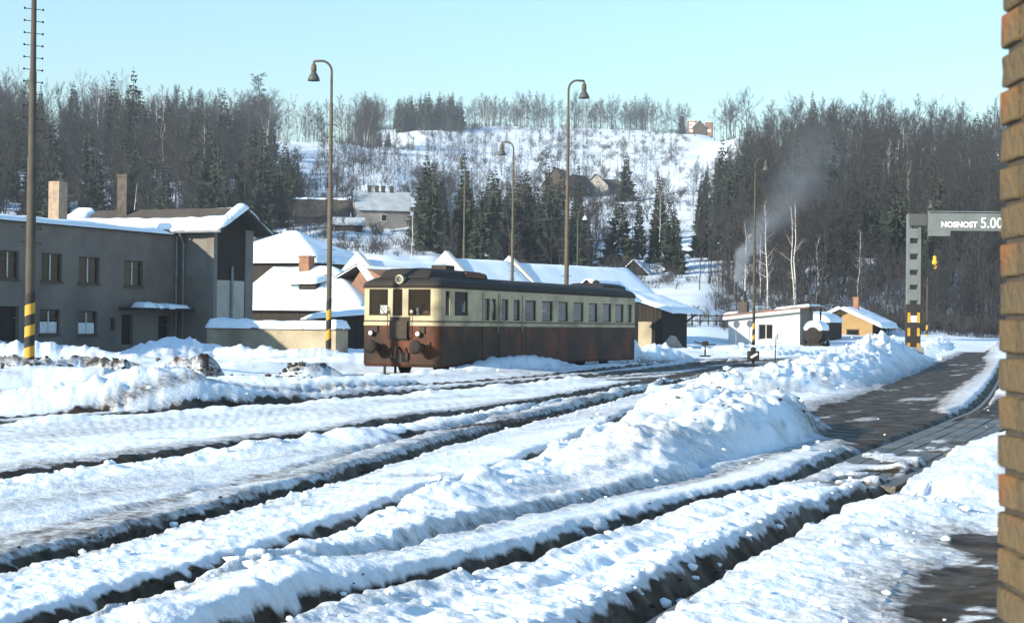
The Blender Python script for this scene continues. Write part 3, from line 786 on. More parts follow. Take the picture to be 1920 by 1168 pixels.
for px, Y, H, lab, var in ((228, 235, 14, 'forked birch with white stems above the workshop chimney', 1), (300, 330, 15, 'white stemmed birch in the left wood', 0), (380, 330, 15, 'slanting birch near the snowy slope of the left wood', 2),
    (1398, 195, 10.5, 'slender birch beside the smoking chimney', 0), (1440, 190, 13, 'tall white birch behind the white shed', 2), (1492, 188, 13.5, 'broad forked birch with bright white stems behind the white shed', 3),
    (1530, 195, 9, 'thin leaning birch left of the yellow hut', 0), (1607, 200, 9.5, 'birch behind the chimney of the yellow hut', 2), (1236, 250, 11, 'birch on the slope left of the right wood', 0),
    (1425, 200, 9, 'small birch directly behind the striped lamp mast', 2), (770, 215, 7, 'leafless birch on snow below the stone house', 3), (1700, 260, 14, 'birch in the shaded right wood above the crane', 0), (1660, 300, 15, 'birch high in the right wood', 2)):
    single('birch_tree', px, Y, H, lab, var, rz=px * .7)
for x, y, h in scatter(22, 470, 700, 615, 680, 15, 20, 31) + scatter(14, 900, 1280, 900, 960, 15, 19, 32) + scatter(8, -50, 480, 380, 520, 14, 18, 33) + scatter(12, 1400, 1900, 260, 420, 12, 16, 34):
    place_tree('birch_tree', x, y, h, 'pale stemmed birch mixed into the distant woods', 'birches in the distant woods')
gn_wood('far_spruces', 'dark spruces massed inside the woods', scatter(110, -160, 520, 240, 520, 11, 18, 61) + scatter(150, -1000, -160, 215, 520, 13, 19, 62) + scatter(130, 1310, 2080, 220, 430, 10, 16, 63) + scatter(24, 740, 862, 820, 900, 14, 18, 64), 'spruce_tree', hosts_of('spruce_tree'))
# undergrowth
SH = [shrub(500 + k) for k in range(5)]
def undergrowth(items, name, label):
    V = []; FT = []; o = 0
    zs = surf_z([i[0] for i in items], [i[1] for i in items])
    for (x, y, h), z_ in zip(items, zs):
        mbp = SH[rnd.randrange(5)]; v = np.array(mbp.v); k = h / 2.2; a = rnd.uniform(0, 6.28); c, s = math.cos(a), math.sin(a)
        V.append(np.stack([(v[:, 0] * c - v[:, 1] * s) * k * 1.3 + x, (v[:, 0] * s + v[:, 1] * c) * k * 1.3 + y, v[:, 2] * k + z_], -1)); FT += [tuple(i + o for i in f) for f in mbp.f]; o += len(v)
    me = bpy.data.meshes.new(name); me.from_pydata(np.concatenate(V), [], FT); me.materials.append(MATS['twig'])
    tag(link(name, me), label, kind='stuff')
undergrowth(scatter(260, -120, 620, 225, 520, 1.5, 4, 41) + scatter(620, 600, 1300, 330, 880, 1.2, 3.8, 42, 1, .8) + scatter(420, 1100, 2050, 215, 420, 1.2, 3.6, 43) + scatter(420, 1330, 2050, 176, 230, 1, 3., 48) + scatter(150, 520, 800, 218, 275, .8, 2.4, 44) + scatter(60, 950, 1300, 205, 240, 1, 2.4, 45) + scatter(80, 700, 1280, 845, 920, 2, 4.5, 46) + scatter(60, 1250, 1380, 158, 185, .6, 1.6, 47) + scatter(260, 1480, 1930, 166, 186, .6, 2.4, 49) + scatter(60, 680, 1200, 150, 170, .8, 2.6, 50),
    'brushwood', 'leafless brushwood dotted over the snowy slopes')
# ------------------------------------------------------------------ buildings
mat('plaster_grey', (.185, .158, .132), .95, (.135, .116, .10), .5, col3=(.105, .09, .075), scale3=.35, bump=.3, bscale=9)
mat('plaster_bluegrey', (.19, .175, .155), .95, (.14, .13, .115), .6, bump=.3, bscale=9)
mat('plaster_cream', (.40, .335, .23), .95, (.27, .225, .155), .9, col3=(.18, .15, .11), scale3=.5, bump=.3, bscale=12)
mat('plaster_pale', (.42, .39, .33), .95, (.33, .30, .26), 1.0, bump=.2, bscale=12)
mat('plaster_white', (.56, .57, .56), .95, (.46, .47, .46), .6, col3=(.5, .5, .49), scale3=.4, bump=.2, bscale=8)
mat('boards_dark', (.032, .025, .019), .9, (.020, .016, .013), 1.5, stretch=(3, 3, .3), bump=.5, bscale=6)
mat('boards_brown', (.085, .062, .045), .9, (.05, .038, .03), 1.5, stretch=(3, 3, .3), bump=.5, bscale=6)
mat('roof_felt', (.085, .072, .058), .95, (.055, .048, .042), .8, bump=.3, bscale=14)
mat('roof_frost', (.40, .45, .48), .9, (.27, .30, .32), .7, bump=.3, bscale=5)
mat('roof_tile_red', (.20, .11, .085), .9, (.14, .08, .065), 1.2)
mat('brick_red', (.30, .15, .09), .95, (.20, .10, .065), 2.5, col3=(.14, .09, .07), scale3=.8, bump=.5, bscale=14)
mat('brick_yellow', (.36, .235, .105), .95, (.28, .18, .08), 1.4, col3=(.27, .18, .09), scale3=.5, bump=.3, bscale=10)
mat('brick_tan', (.34, .255, .18), .95, (.22, .16, .12), 4, bump=.5, bscale=12)
mat('brick_sooty', (.10, .08, .065), .95, (.05, .045, .04), 3, bump=.5, bscale=12)
mat('stone_grey', (.30, .28, .26), .95, (.20, .19, .18), .8, col3=(.13, .12, .12), scale3=.25, bump=.5, bscale=4)
mat('wood_white', (.55, .53, .48), .8, (.42, .40, .36), 2)
mat('wood_brown', (.10, .07, .05), .8, (.07, .05, .04), 3)
mat('curtain', (.70, .71, .70), .9, (.55, .56, .56), 6)
mat('metal_grey', (.24, .25, .25), .6, (.16, .17, .17), 2)
mat('dark_iron', (.022, .019, .016), .9, (.036, .030, .025), 3, spec=.1)
mat('rust', (.16, .075, .04), .85, (.08, .045, .03), 3)
glassmat('window_glass', 1.0, (.012, .013, .014), .12)
MATS['window_glass'].node_tree.nodes['Principled BSDF'].inputs['Specular IOR Level'].default_value = .25
RZD = math.atan2(D.y, D.x); RZN = math.atan2(N.y, N.x)
class Wall:
    """vertical plane surveyed from the photograph; local x along U, local -y outward"""
    def __init__(s, px, Y, U): s.O = P(px, 600, Y); s.O.z = 0; s.U = U; s.n = Vector((U.y, -U.x, 0))
    def sz(s, px, py):
        q = on_plane(px, py, s.O, s.n); return (q - s.O).dot(s.U), q.z
    def hole(s, x0, x1, y0, y1):
        a, zt = s.sz(x0, y0); b, zt2 = s.sz(x1, y0); _, zb = s.sz(x0, y1)
        return (a, b, zb, (zt + zt2) / 2)
def grid_slab(O, A, B, na, nb, th, seed, rag=.12, round_=.35):
    """a blanket of snow over a parallelogram: rounded rim, ragged edge, uneven top"""
    O, A, B = Vector(O), Vector(A), Vector(B); mb = MB(); la, lb = A.length, B.length
    ss = np.linspace(0, 1, na + 1); tt = np.linspace(0, 1, nb + 1)
    S, T = np.meshgrid(ss, tt); n1 = fbm(S * la * .7 + seed, T * lb * .7, 3, seed); n2 = fbm(S * la * 2.2 + seed, T * lb * 2.2, 2, seed + 3)
    e = np.minimum(np.minimum(S, 1 - S) * la, np.minimum(T, 1 - T) * lb)
    prof = np.sqrt(np.clip(1 - (1 - np.clip(e / round_, 0, 1)) ** 2, 0, 1))
    h = th * prof * (1 + .35 * n1 + .12 * n2) + .01
    for t_ in range(nb + 1):
        for s_ in range(na + 1):
            es = rag * n2[t_, s_]
            p = O + A * S[t_, s_] + B * T[t_, s_]
            if s_ in (0, na): p += A.normalized() * es
            if t_ in (0, nb): p += B.normalized() * es
            mb.v.append((p.x, p.y, p.z + h[t_, s_]))
    w = na + 1
    for t_ in range(nb):
        for s_ in range(na): mb.f.append((t_ * w + s_, t_ * w + s_ + 1, (t_ + 1) * w + s_ + 1, (t_ + 1) * w + s_))
    rim = [s_ for s_ in range(w)] + [t_ * w + na for t_ in range(1, nb + 1)] + [nb * w + s_ for s_ in range(na - 1, -1, -1)] + [t_ * w for t_ in range(nb - 1, 0, -1)]
    o = len(mb.v)
    for i in rim: x, y, z_ = mb.v[i]; mb.v.append((x, y, z_ - .05))
    k = len(rim)
    for i in range(k): mb.f.append((rim[i], o + i, o + (i + 1) % k, rim[(i + 1) % k]))
    return mb
def snow_on(parent, O, A, B, th, seed, na=None, nb=None, rag=.12, round_=.35, name='snow_cover'):
    A, B = Vector(A), Vector(B)
    return obj(name, grid_slab(O, A, B, na or max(4, int(A.length / .35)), nb or max(4, int(B.length / .35)), th, seed, rag, round_), M_SNOW, parent, True)
def window(parent, h, frame='wood_brown', depth=.14, mull=1, bars=(), sill=None, curtain=None, name='window', mullmat=None):
    """a real window in the opening h of the wall y=0: frame, pane, sill, curtain"""
    a, b, c, d = h; t = .06; y0, y1 = depth - .05, depth
    f = MB(); f.b(a, b, y0, y1, c, c + t).b(a, b, y0, y1, d - t, d).b(a, a + t, y0, y1, c + t, d - t).b(b - t, b, y0, y1, c + t, d - t)
    w = obj(name, f, MATS[frame], parent)
    for k in range(mull):
        m = a + (b - a) * (k + 1) / (mull + 1); obj('mullion', MB().b(m - .035, m + .035, y0 - .012, y1 - .01, c + t, d - t), MATS[mullmat or frame], w)
    for q in bars: obj('glazing_bar', MB().b(a + t, b - t, y0 - .006, y1 - .012, c + (d - c) * q - .02, c + (d - c) * q + .02), MATS[frame], w)
    obj('pane', MB().quad((a + t, y1 - .02, c + t), (b - t, y1 - .02, c + t), (b - t, y1 - .02, d - t), (a + t, y1 - .02, d - t)), MATS['window_glass'], w)
    if curtain: obj('curtain', MB().b(a + t * 1.5, b - t * 1.5, y1 - .035, y1 - .025, c + t, c + (d - c) * curtain), MATS['curtain'], w)
    if sill: obj('sill', MB().b(a - .06, b + .06, -.07, y0 - .004, c - .09, c - .005), MATS[sill], w)
    return w
def chimney_mb(x, y, z0, z1, wx, wy, cap=.06): return MB().b(x - wx / 2, x + wx / 2, y - wy / 2, y + wy / 2, z0, z1 - .12).b(x - wx / 2 - cap, x + wx / 2 + cap, y - wy / 2 - cap, y + wy / 2 + cap, z1 - .12, z1)

# --- the long grey two-storey office building on the left
W1 = Wall(337, 85, D)
bt = thing('office_building', 'long grey plastered two storey station building with flat snowy roof', 'building', (W1.O.x, W1.O.y, 0), RZD)
zt = W1.sz(330, 447)[1]; zt0 = W1.sz(0, 410)[1]; ztop = (zt + zt0) / 2
UP = [W1.hole(*q) for q in ((-88, -42, 463, 518), (-1, 36, 470, 522), (78, 117, 475, 527), (148, 187, 482, 531), (233, 268, 489, 536))]
LO = [W1.hole(*q) for q in ((75, 113, 580, 627), (147, 183, 583, 628))]
SM = W1.hole(205, 216, 596, 621)
DO = [W1.hole(228, 250, 590, 646), W1.hole(297, 319, 592, 648)]
GA = W1.hole(-30, 36, 574, 640)
L1 = -32.
obj('wall', MB().panel((0, 0, 0), (1, 0, 0), L1, -.02, -.2, ztop, UP + LO + [SM] + DO + [GA], (0, 1, 0), .30), MATS['plaster_grey'], bt)
obj('shell', MB().quad((L1, .3, -.2), (L1, 9, -.2), (L1, 9, ztop), (L1, .3, ztop)).quad((L1, 9, -.2), (0, 9, -.2), (0, 9, ztop), (L1, 9, ztop)).quad((L1, .31, -.2), (0, .31, -.2), (0, .31, ztop), (L1, .31, ztop)), MATS['plaster_grey'], bt)
obj('roof', MB().b(L1 - .1, -.02, -.16, 9.1, ztop, ztop + .10), MATS['roof_felt'], bt)
snow_on(bt, (L1, -.22, ztop + .10), (-L1 - .9, 0, 0), (0, 9.2, 0), .24, 11, na=90, nb=16, rag=.08, round_=.3)
for i, h in enumerate(UP): window(bt, h, 'wood_brown', .16, 1, (.68,), 'wood_brown', None, mullmat='wood_white')
for i, h in enumerate(LO): window(bt, h, 'wood_brown', .16, 1, (.62,), 'wood_brown', .5, mullmat='wood_white')
window(bt, SM, 'wood_brown', .14, 0)
for h in DO + [GA]:
    dr = obj('door', MB().b(h[0], h[1], .2, .26, h[2], h[3]), MATS['boards_dark'], bt); obj('handle', MB().b(h[1] - .18, h[1] - .08, .15, .2, h[2] + 1.0, h[2] + 1.04), MATS['metal_grey'], dr)
c0, cz = W1.sz(222, 577); c1, _ = W1.sz(331, 578)
cn = obj('canopy', MB().b(c0, c1, -1.1, -.005, cz - .10, cz + .02), MATS['boards_dark'], bt)
for a, b in ((237, 262), (264, 278), (283, 327)):
    s0, s1 = W1.sz(a, 575)[0], W1.sz(b, 575)[0]; snow_on(cn, (s0, -1.08, cz + .02), (s1 - s0, 0, 0), (0, .9, 0), .22, a, 8, 6, .03, .3, 'snow_lump')
obj('downpipe', MB().tube([(-.45, -.08, 0), (-.45, -.08, ztop)], .05, 8), MATS['metal_grey'], bt)
# tan chimney on its roof
q = on_plane(108, 420, W1.O + Vector((-D.y, D.x, 0)) * 3.2, W1.n); lx = (q - W1.O).dot(D); zc = P(108, 341, q.y).z
obj('chimney', chimney_mb(lx, 3.2, ztop, zc, .62, .62, 0), MATS['brick_tan'], bt)

# --- the taller gabled workshop
W2 = Wall(400, 84, N)
wt = thing('workshop_building', 'tall dark gabled workshop with snow along the eaves of its brown roof', 'building', (W2.O.x, W2.O.y, 0), RZN)
ze = W2.sz(395, 426)[1]; GW = 3.5
LW = -9.4
zr = P(447, 391, W2.O.y + GW / 2 * D.y).z - .16
fh = W2.hole(348, 389, 439, 518)
obj('front_wall', MB().panel((0, 0, 0), (1, 0, 0), LW, -.25, -.2, ze, [fh], (0, 1, 0), .12), MATS['plaster_grey'], wt)
obj('blind_panel', MB().b(fh[0], fh[1], .09, .14, fh[2], fh[3]), MATS['plaster_bluegrey'], wt)
obj('corner_pier', MB().b(-.25, 0, -.02, .28, -.2, ze), MATS['plaster_bluegrey'], wt)
obj('corner_pier', MB().b(-.25, 0, GW - .7, GW, -.2, ze), MATS['plaster_bluegrey'], wt)
zm = P(425, 526, 85.5).z
obj('gable_boarding', MB().quad((-.08, .28, zm), (-.08, GW - .7, zm), (-.08, GW - .7, ze), (-.08, .28, ze)).quad((-.02, 0, ze + .003), (-.02, GW, ze + .003), (-.02, GW / 2, zr)), MATS['boards_dark'], wt)
obj('gable_panel', MB().b(-.2, -.06, .28, GW - .7, .2, zm - .003), MATS['plaster_pale'], wt)
obj('back_wall', MB().quad((LW, GW, -.2), (0, GW, -.2), (0, GW, ze), (LW, GW, ze)).quad((LW, 0, -.2), (LW, GW, -.2), (LW, GW, ze), (LW, GW / 2, zr), (LW, 0, ze)), MATS['plaster_grey'], wt)
obj('vent_pipe', MB().tube([(.02, GW * .45, 1.6), (.02, GW * .45, zm + .7)], .07, 8), MATS['metal_grey'], wt)
obj('meter_box', MB().b(-.05, .12, GW * .33, GW * .55, .9, 1.7), MATS['boards_dark'], wt)
sl = (zr - ze) / (GW / 2); ov = .55; og = .75
rf = MB()
for sg in (0, 1):
    y0, y1 = (-ov, GW / 2) if sg == 0 else (GW + ov, GW / 2); z0 = ze - ov * sl
    rf.add([(LW - .4, y0, z0 + .02), (og, y0, z0 + .02), (og, y1, zr + .04), (LW - .4, y1, zr + .04), (LW - .4, y0, z0 + .15), (og, y0, z0 + .15), (og, y1, zr + .19), (LW - .4, y1, zr + .19)], [(0, 3, 2, 1), (4, 5, 6, 7), (0, 1, 5, 4), (1, 2, 6, 5), (3, 0, 4, 7), (2, 3, 7, 6)])
ro = obj('roof', rf, MATS['roof_felt'], wt)
zz0 = ze - ov * sl + .15; ZS = Vector((0, 1, sl))
snow_on(ro, (LW - .3, -ov - .05, zz0), (og - LW + .3, 0, 0), ZS * 1.05, .24, 21, 44, 6, .16, .22)
snow_on(ro, (og - .62, .1, zz0 + .65 * sl), (.66, 0, 0), ZS * (GW / 2 - .05), .24, 22, 5, 10, .05, .2)
snow_on(ro, (LW - .4, .1, zz0 + .65 * sl), (1.3, 0, 0), ZS * (GW / 2 - .1), .26, 23, 6, 10, .1, .3)
snow_on(ro, (LW - .3, GW / 2 + .1, zr + .14), (og - LW + .3, 0, 0), Vector((0, 1, -sl)) * (GW / 2 + .5), .2, 24, 40, 8, .1, .3)
gt = obj('gutter', MB().tube([(LW, -ov - .02, zz0 - .12), (og, -ov - .02, zz0 - .12)], .07, 8), MATS['metal_grey'], wt)
obj('downpipe', MB().tube([(-1.7, -ov, zz0 - .15), (-1.75, -.1, zz0 - .7), (-1.75, -.08, .2)], .05, 8), MATS['metal_grey'], wt)
obj('brick_strip', MB().b(fh[0] - 1.6, fh[0] - .15, -.03, .0, ze - .75, ze - .05), MATS['brick_red'], wt)
q = on_plane(235, 392, W2.O + D * GW * .4, D); lx = (q - W2.O).dot(N)
obj('chimney', chimney_mb(lx, GW * .4, ze, P(235, 328, q.y).z, .60, .6, .03), MATS['brick_sooty'], wt)

# --- low bunker wall with snow cap
W3 = Wall(630, 77, N)
lt = thing('loading_ramp', 'low cream plastered bunker with thick snow cap behind striped lamp mast', 'ramp', (W3.O.x, W3.O.y, 0), RZN)
a0, zt3 = W3.sz(388, 612)
zt3 = W3.sz(620, 619)[1]
obj('wall', MB().b(a0, 0, 0, 1.1, 0, zt3), MATS['plaster_cream'], lt)
obj('coping', MB().b(a0 - .06, .08, -.08, 1.2, zt3 + .003, zt3 + .07), MATS['roof_felt'], lt)
snow_on(lt, (a0 - .05, -.1, zt3 + .07), (-a0 + .15, 0, 0), (0, 1.32, 0), .36, 31, 44, 8, .06, .35)

# --- snow-roofed houses behind
def hip_house(name, label, wall_o, x0, x1, depth, ze_, zr_, wallm, th, seed, ov=.45, hipl=True):
    t = thing(name, label, 'house', (wall_o.O.x, wall_o.O.y, 0), math.atan2(wall_o.U.y, wall_o.U.x))
    obj('wall', MB().b(x0, x1, 0, depth, -.2, ze_), MATS[wallm], t)
    h = depth / 2
    A = (x0 - ov, -ov, ze_ - .05); B = (x1 + ov, -ov, ze_ - .05); C_ = (x1 + ov, depth + ov, ze_ - .05); D_ = (x0 - ov, depth + ov, ze_ - .05)
    E_ = (x0 + (h if hipl else 0), h, zr_); F_ = (x1 - h, h, zr_)
    rf = MB().add([A, B, C_, D_, E_, F_], [(0, 1, 5, 4), (1, 2, 5), (2, 3, 4, 5), (3, 0, 4), (0, 3, 2, 1)])
    ro_ = obj('roof', rf, MATS['roof_felt'], t)
    # snow: the same shape, thicker, with a soft rim
    bm = bmesh.new(); vs = [bm.verts.new((v[0] * 1.0, v[1] * 1.0, v[2] + (th if i > 3 else .04))) for i, v in enumerate([A, B, C_, D_, E_, F_])]
    for f in ((0, 1, 5, 4), (1, 2, 5), (2, 3, 4, 5), (3, 0, 4)): bm.faces.new([vs[i] for i in f])
    bmesh.ops.triangulate(bm, faces=bm.faces[:]); bmesh.ops.subdivide_edges(bm, edges=bm.edges[:], cuts=14, use_grid_fill=True)
    co = np.array([v.co for v in bm.verts]); nz = fbm(co[:, 0] * .5 + seed, co[:, 1] * .5, 3, seed)
    for v, n_ in zip(bm.verts, nz):
        e = min(v.co.x - A[0], B[0] - v.co.x, v.co.y - A[1], C_[1] - v.co.y)
        k = math.sqrt(max(0, 1 - (1 - min(e / .5, 1)) ** 2)); v.co.z += th * .9 * k * (1 + .3 * n_)
        if e < .02: v.co.z -= .02; v.co.y += .08 * n_
    me = bpy.data.meshes.new('snow_cover'); bm.to_mesh(me); bm.free(); me.materials.append(M_SNOW); me.polygons.foreach_set('use_smooth', [True] * len(me.polygons))
    link('snow_cover', me, ro_)
    return t, ro_
W4 = Wall(682, 105, N)
x0, _ = W4.sz(440, 575); zE = W4.sz(600, 577)[1]; zR = P(640, 507, 109.3).z
h4, r4 = hip_house('snowy_house', 'house under a deep unbroken snow roof with one dormer and brick chimney', W4, x0, -.4, 9, zE - .15, zR - .35, 'boards_dark', .35, 41, hipl=False)
# dormer
sl4 = (zR - zE) / 4.9
dy = 1.5; dW = W4.O + D * dy
def d_s(px, py):
    q = on_plane(px, py, dW, D); return (q - W4.O).dot(N), q.z
dx0, dz1 = d_s(560, 531); dx1, dz0 = d_s(591, 560); dz = dz0
obj('dormer', MB().b(dx0, dx1, dy, dy + 2.6, dz - .3, dz1), MATS['boards_dark'], h4)
snow_on(h4, (dx0 - 1.1, dy - .25, dz1), (dx1 - dx0 + 1.3, 0, 0), (0, 2.8, .45), .3, 42, 10, 10, .05, .35)
q_ = on_plane(575, 500, W4.O + D * 4.2, D); cxx = (q_ - W4.O).dot(N)
obj('chimney', chimney_mb(cxx, 4.2, zR - .8, zR + 1.0, .75, .75), MATS['brick_red'], h4)
for i in range(4): obj('window', MB().b(x0 + 1.2 + i * 2.2, x0 + 2.1 + i * 2.2, -.05, .02, .9, 2.0), MATS['window_glass'], h4)
W5 = Wall(612, 124, N)
x05, _ = W5.sz(400, 490); zE5 = W5.sz(540, 490)[1]; zR5 = P(520, 438, 128).z
hip_house('upper_house', 'higher snow roofed house seen behind the dormer roof with dark eaves', W5, x05, -1.1, 8, zE5 - .1, zR5 - .3, 'boards_dark', .35, 43)
W6 = Wall(705, 97, N)
t6 = thing('lean_to_shed', 'low dark shed with sloping snow roof beside the railcar front', 'shed', (W6.O.x, W6.O.y, 0), RZN)
x06, z06 = W6.sz(574, 594)
z16 = W6.sz(690, 583)[1]
obj('wall', MB().prism([(x06 + .4, -.2), (0, -.2), (0, z16 - .15), (x06 + .4, z06 - .1)], 0, 4.5), MATS['boards_dark'], t6)
for k in range(9): obj('board', MB().b(x06 + .45 + k * .36, x06 + .78 + k * .36, -.03, -.004, 0, z06 - .2 + .02 * k), MATS['boards_dark'], t6)
snow_on(t6, (x06, -.5, z06 - .12), (-x06 + .4, 0, z16 - z06), (0, 5.2, .5), .22, 44, 14, 12, .06, .3)

# --- long goods shed with white fire walls, behind the railcar
U2 = Vector((.70, .714, 0)).normalized(); Q2 = Vector((U2.y, -U2.x, 0))
gO = P(673, 480, 118); zr2 = gO.z - .25
gs = thing('goods_shed', 'long goods shed with blue shaded snow roof divided by white fire walls', 'warehouse', (gO.x, gO.y, 0), math.atan2(U2.y, U2.x))
def s_on(px, py): 
    q = on_plane(px, py, Vector((gO.x, gO.y, 0)), Q2); return (q - Vector((gO.x, gO.y, 0))).dot(U2), q.z
s1, z1_ = s_on(838, 478); s2, z2_ = s_on(957, 487); s3, z3_ = s_on(1180, 494)
HW = 5.2; PT = .72
obj('wall', MB().b(0, s3, -HW + .4, HW - .4, -.2, zr2 - HW * PT + .3), MATS['plaster_pale'], gs)
ends = [0, s1, s2, s3]; rzs = [zr2, z1_ - .25, z2_ - .25, z3_ - .2]
for i in range(3):
    a, b = ends[i] + .2, ends[i + 1] - .2; za = rzs[i]
    zb = za
    r_ = obj('roof', MB().add([(a, -HW, za - HW * PT), (b, -HW, za - HW * PT), (b, 0, za), (a, 0, za), (a, HW, za - HW * PT), (b, HW, za - HW * PT)], [(0, 1, 2, 3), (3, 2, 5, 4)]), MATS['roof_felt'], gs)
    snow_on(r_, (a, -HW - .1, za - HW * PT + .02), (b - a, 0, 0), (0, HW + .1, HW * PT), .22, 50 + i, int((b - a) / .6), 12, .05, .25)
    snow_on(r_, (a, HW + .1, za - HW * PT + .02), (b - a, 0, 0), (0, -HW - .1, HW * PT), .2, 60 + i, int((b - a) / .6), 12, .05, .25)
for a, za in zip(ends[:3], rzs[:3]):
    obj('fire_wall', MB().prism([(-HW - .2, 0), (HW + .2, 0), (HW + .2, za - HW * PT + .2), (0, za + .55), (-HW - .2, za - HW * PT + .2)], a - .19, a + .19, 'x'), MATS['plaster_white'], gs)
# brick wing in front of its left end
bO = P(681, 494, 108)
bw = thing('brick_shed', 'red brick shed with snow edged gable just left of the railcar roof', 'shed', (bO.x, bO.y, 0), math.atan2(U2.y, U2.x))
zb = bO.z - .2
obj('gable_wall', MB().prism([(-3.0, 0), (3.0, 0), (2.9, zb - 2.9), (0, zb), (-2.7, zb - 1.0)], 0, 7, 'x'), MATS['brick_red'], bw)
b1 = obj('roof', MB().add([(-.5, -3.4, zb - 3.0), (7.3, -3.4, zb - 3.0), (7.3, 0, zb + .08), (-.5, 0, zb + .08), (-.5, 3.2, zb - 1.12), (7.3, 3.2, zb - 1.12)], [(0, 1, 2, 3), (3, 2, 5, 4)]).add([(-.5, 0, zb + .08), (-.5, 3.2, zb - 1.12), (-.5, 3.2, zb - 1.0), (-.5, 0, zb + .2)], [(0, 1, 2, 3)]), MATS['roof_felt'], bw)
# mirror so that the shallow side is the far (left) one
bw.scale = (1, 1, 1)
snow_on(b1, (-.55, 3.3, zb - 1.14), (7.8, 0, 0), (0, -3.3, 1.2), .2, 71, 14, 8, .05, .25)
snow_on(b1, (-.55, -3.45, zb - 3.05), (7.8, 0, 0), (0, 3.4, 3.1), .12, 72, 14, 8, .05, .25)
# small dark gable peeping over the railcar's rear roof
kO = P(1102, 523, 105)
kt = thing('small_gabled_hut', 'small dark gabled hut peeping over the rear of the railcar roof', 'hut', (kO.x, kO.y, 0), math.atan2(D.y, D.x))
zk = kO.z
obj('wall', MB().prism([(-1.5, 0), (1.5, 0), (1.5, zk - 1.2), (0, zk - .1), (-1.5, zk - 1.2)], 0, 5, 'x'), MATS['boards_brown'], kt)
snow_on(kt, (-.2, 1.75, zk - 1.3), (5.4, 0, 0), (0, -1.75, 1.3), .18, 73, 10, 6, .03, .2); snow_on(kt, (-.2, -1.75, zk - 1.3), (5.4, 0, 0), (0, 1.75, 1.3), .18, 74, 10, 6, .03, .2)

# --- dark goods shed right of the railcar
W7 = Wall(1241, 113, N)
s7 = thing('dark_shed', 'dark boarded shed with overhanging snow roof at the tail of the railcar', 'shed', (W7.O.x, W7.O.y, 0), RZN)
ze7 = W7.sz(1245, 578)[1]; hw7 = 3.6; zr7 = P(1165, 545, 114).z; LD7 = 5.2
obj('wall', MB().prism([(-2 * hw7, 0), (0, 0), (0, ze7 - .1), (-hw7, zr7 - .35), (-2 * hw7, ze7 - .1)], 0, LD7), MATS['boards_dark'], s7)
for k in range(12): obj('board', MB().b(-.02 - (k + 1) * .27, -.045 - k * .27, -.03, -.003, .1, ze7 - .12 + .25 * k * .27), MATS['boards_dark'], s7)
for k in range(14): obj('board', MB().b(.003, .03, .05 + k * .365, .38 + k * .365, .1, ze7 - .2), MATS['boards_dark'], s7)
sl7 = (zr7 - ze7) / hw7; ov7 = 1.3
r7 = obj('roof', MB().add([(ov7 * .75, -.8, ze7 - ov7 * .75 * sl7), (ov7 * .75, LD7 + .6, ze7 - ov7 * .75 * sl7), (-hw7, LD7 + .6, zr7), (-hw7, -.8, zr7), (-2 * hw7 - ov7, -.8, ze7 - ov7 * sl7), (-2 * hw7 - ov7, LD7 + .6, ze7 - ov7 * sl7)], [(0, 1, 2, 3), (3, 2, 5, 4)]), MATS['boards_brown'], s7)
snow_on(r7, (ov7 * .78, -.85, ze7 - ov7 * .75 * sl7 + .02), (-hw7 - ov7 * .78, 0, zr7 - ze7 + ov7 * .75 * sl7), (0, LD7 + 1.5, 0), .26, 75, 18, 20, .1, .35)
snow_on(r7, (-2 * hw7 - ov7, -.85, ze7 - ov7 * sl7 + .02), (hw7 + ov7, 0, zr7 - ze7 + ov7 * sl7), (0, LD7 + 1.5, 0), .26, 76, 14, 14, .1, .35)
obj('eave_bracket', MB().tube([(.03, LD7 - .3, ze7 - .9), (ov7 * .6, LD7 - .3, ze7 - ov7 * .55 * sl7 - .08)], .06, 6), MATS['boards_brown'], s7)
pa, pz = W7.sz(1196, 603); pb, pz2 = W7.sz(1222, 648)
obj('pale_gate', MB().b(pa - .4, pb, -.07, -.035, .3, pz), MATS['plaster_cream'], s7)  # pale panel standing in for a patch of sunlight on the dark wall
tag(obj('leaning_slab', MB().prism([(0, 0), (1.4, 0), (.9, .75), (.6, .8)], 0, .5), MATS['stone_grey'], None), 'grey slab leaning in the snow before the dark shed', 'slab').location = P(1240, 652, 108)

# --- white shed with the smoking chimney
W8 = Wall(1500, 139, N)
s8 = thing('white_shed', 'small white rendered shed with pent roof and one dark window', 'shed', (W8.O.x, W8.O.y, 0), RZN)
xa, zl = W8.sz(1366, 592); zr8 = W8.sz(1498, 578)[1] - .05; zl -= .05
wh = W8.hole(1422, 1449, 608, 637)
obj('wall', MB().panel((0, 0, 0), (1, 0, 0), xa, 0, -.2, min(zl, zr8) - .02, [wh], (0, 1, 0), .25).quad((xa, 0, zl - .02), (0, 0, zl - .02), (0, 0, zr8), (xa, 0, zl)), MATS['plaster_white'], s8)
obj('side_wall', MB().quad((0, 0.003, -.2), (0, 4.2, -.2), (0, 4.2, zr8), (0, 0.003, zr8)).quad((xa, 0, -.2), (xa, 4.2, -.2), (xa, 4.2, zl), (xa, 0, zl)).quad((xa, 4.2, -.2), (0, 4.2, -.2), (0, 4.2, zr8), (xa, 4.2, zl)), MATS['plaster_bluegrey'], s8)
window(s8, wh, 'wood_white', .2, 1)
snow_on(s8, (wh[0] + .4, -.1, wh[2]), (.9, 0, 0), (0, .25, 0), .1, 80, 5, 3, .02, .1, 'snow_lump')
obj('door', MB().b(.004, .05, 1.2, 2.1, 0, 2.1), MATS['boards_dark'], s8)
k8 = (zr8 - zl) / -xa
pr = [(xa - .35, -.4, zl - .35 * k8), (.9, -.4, zr8 + .9 * k8), (.9, 4.5, zr8 + .9 * k8), (xa - .35, 4.5, zl - .35 * k8)]
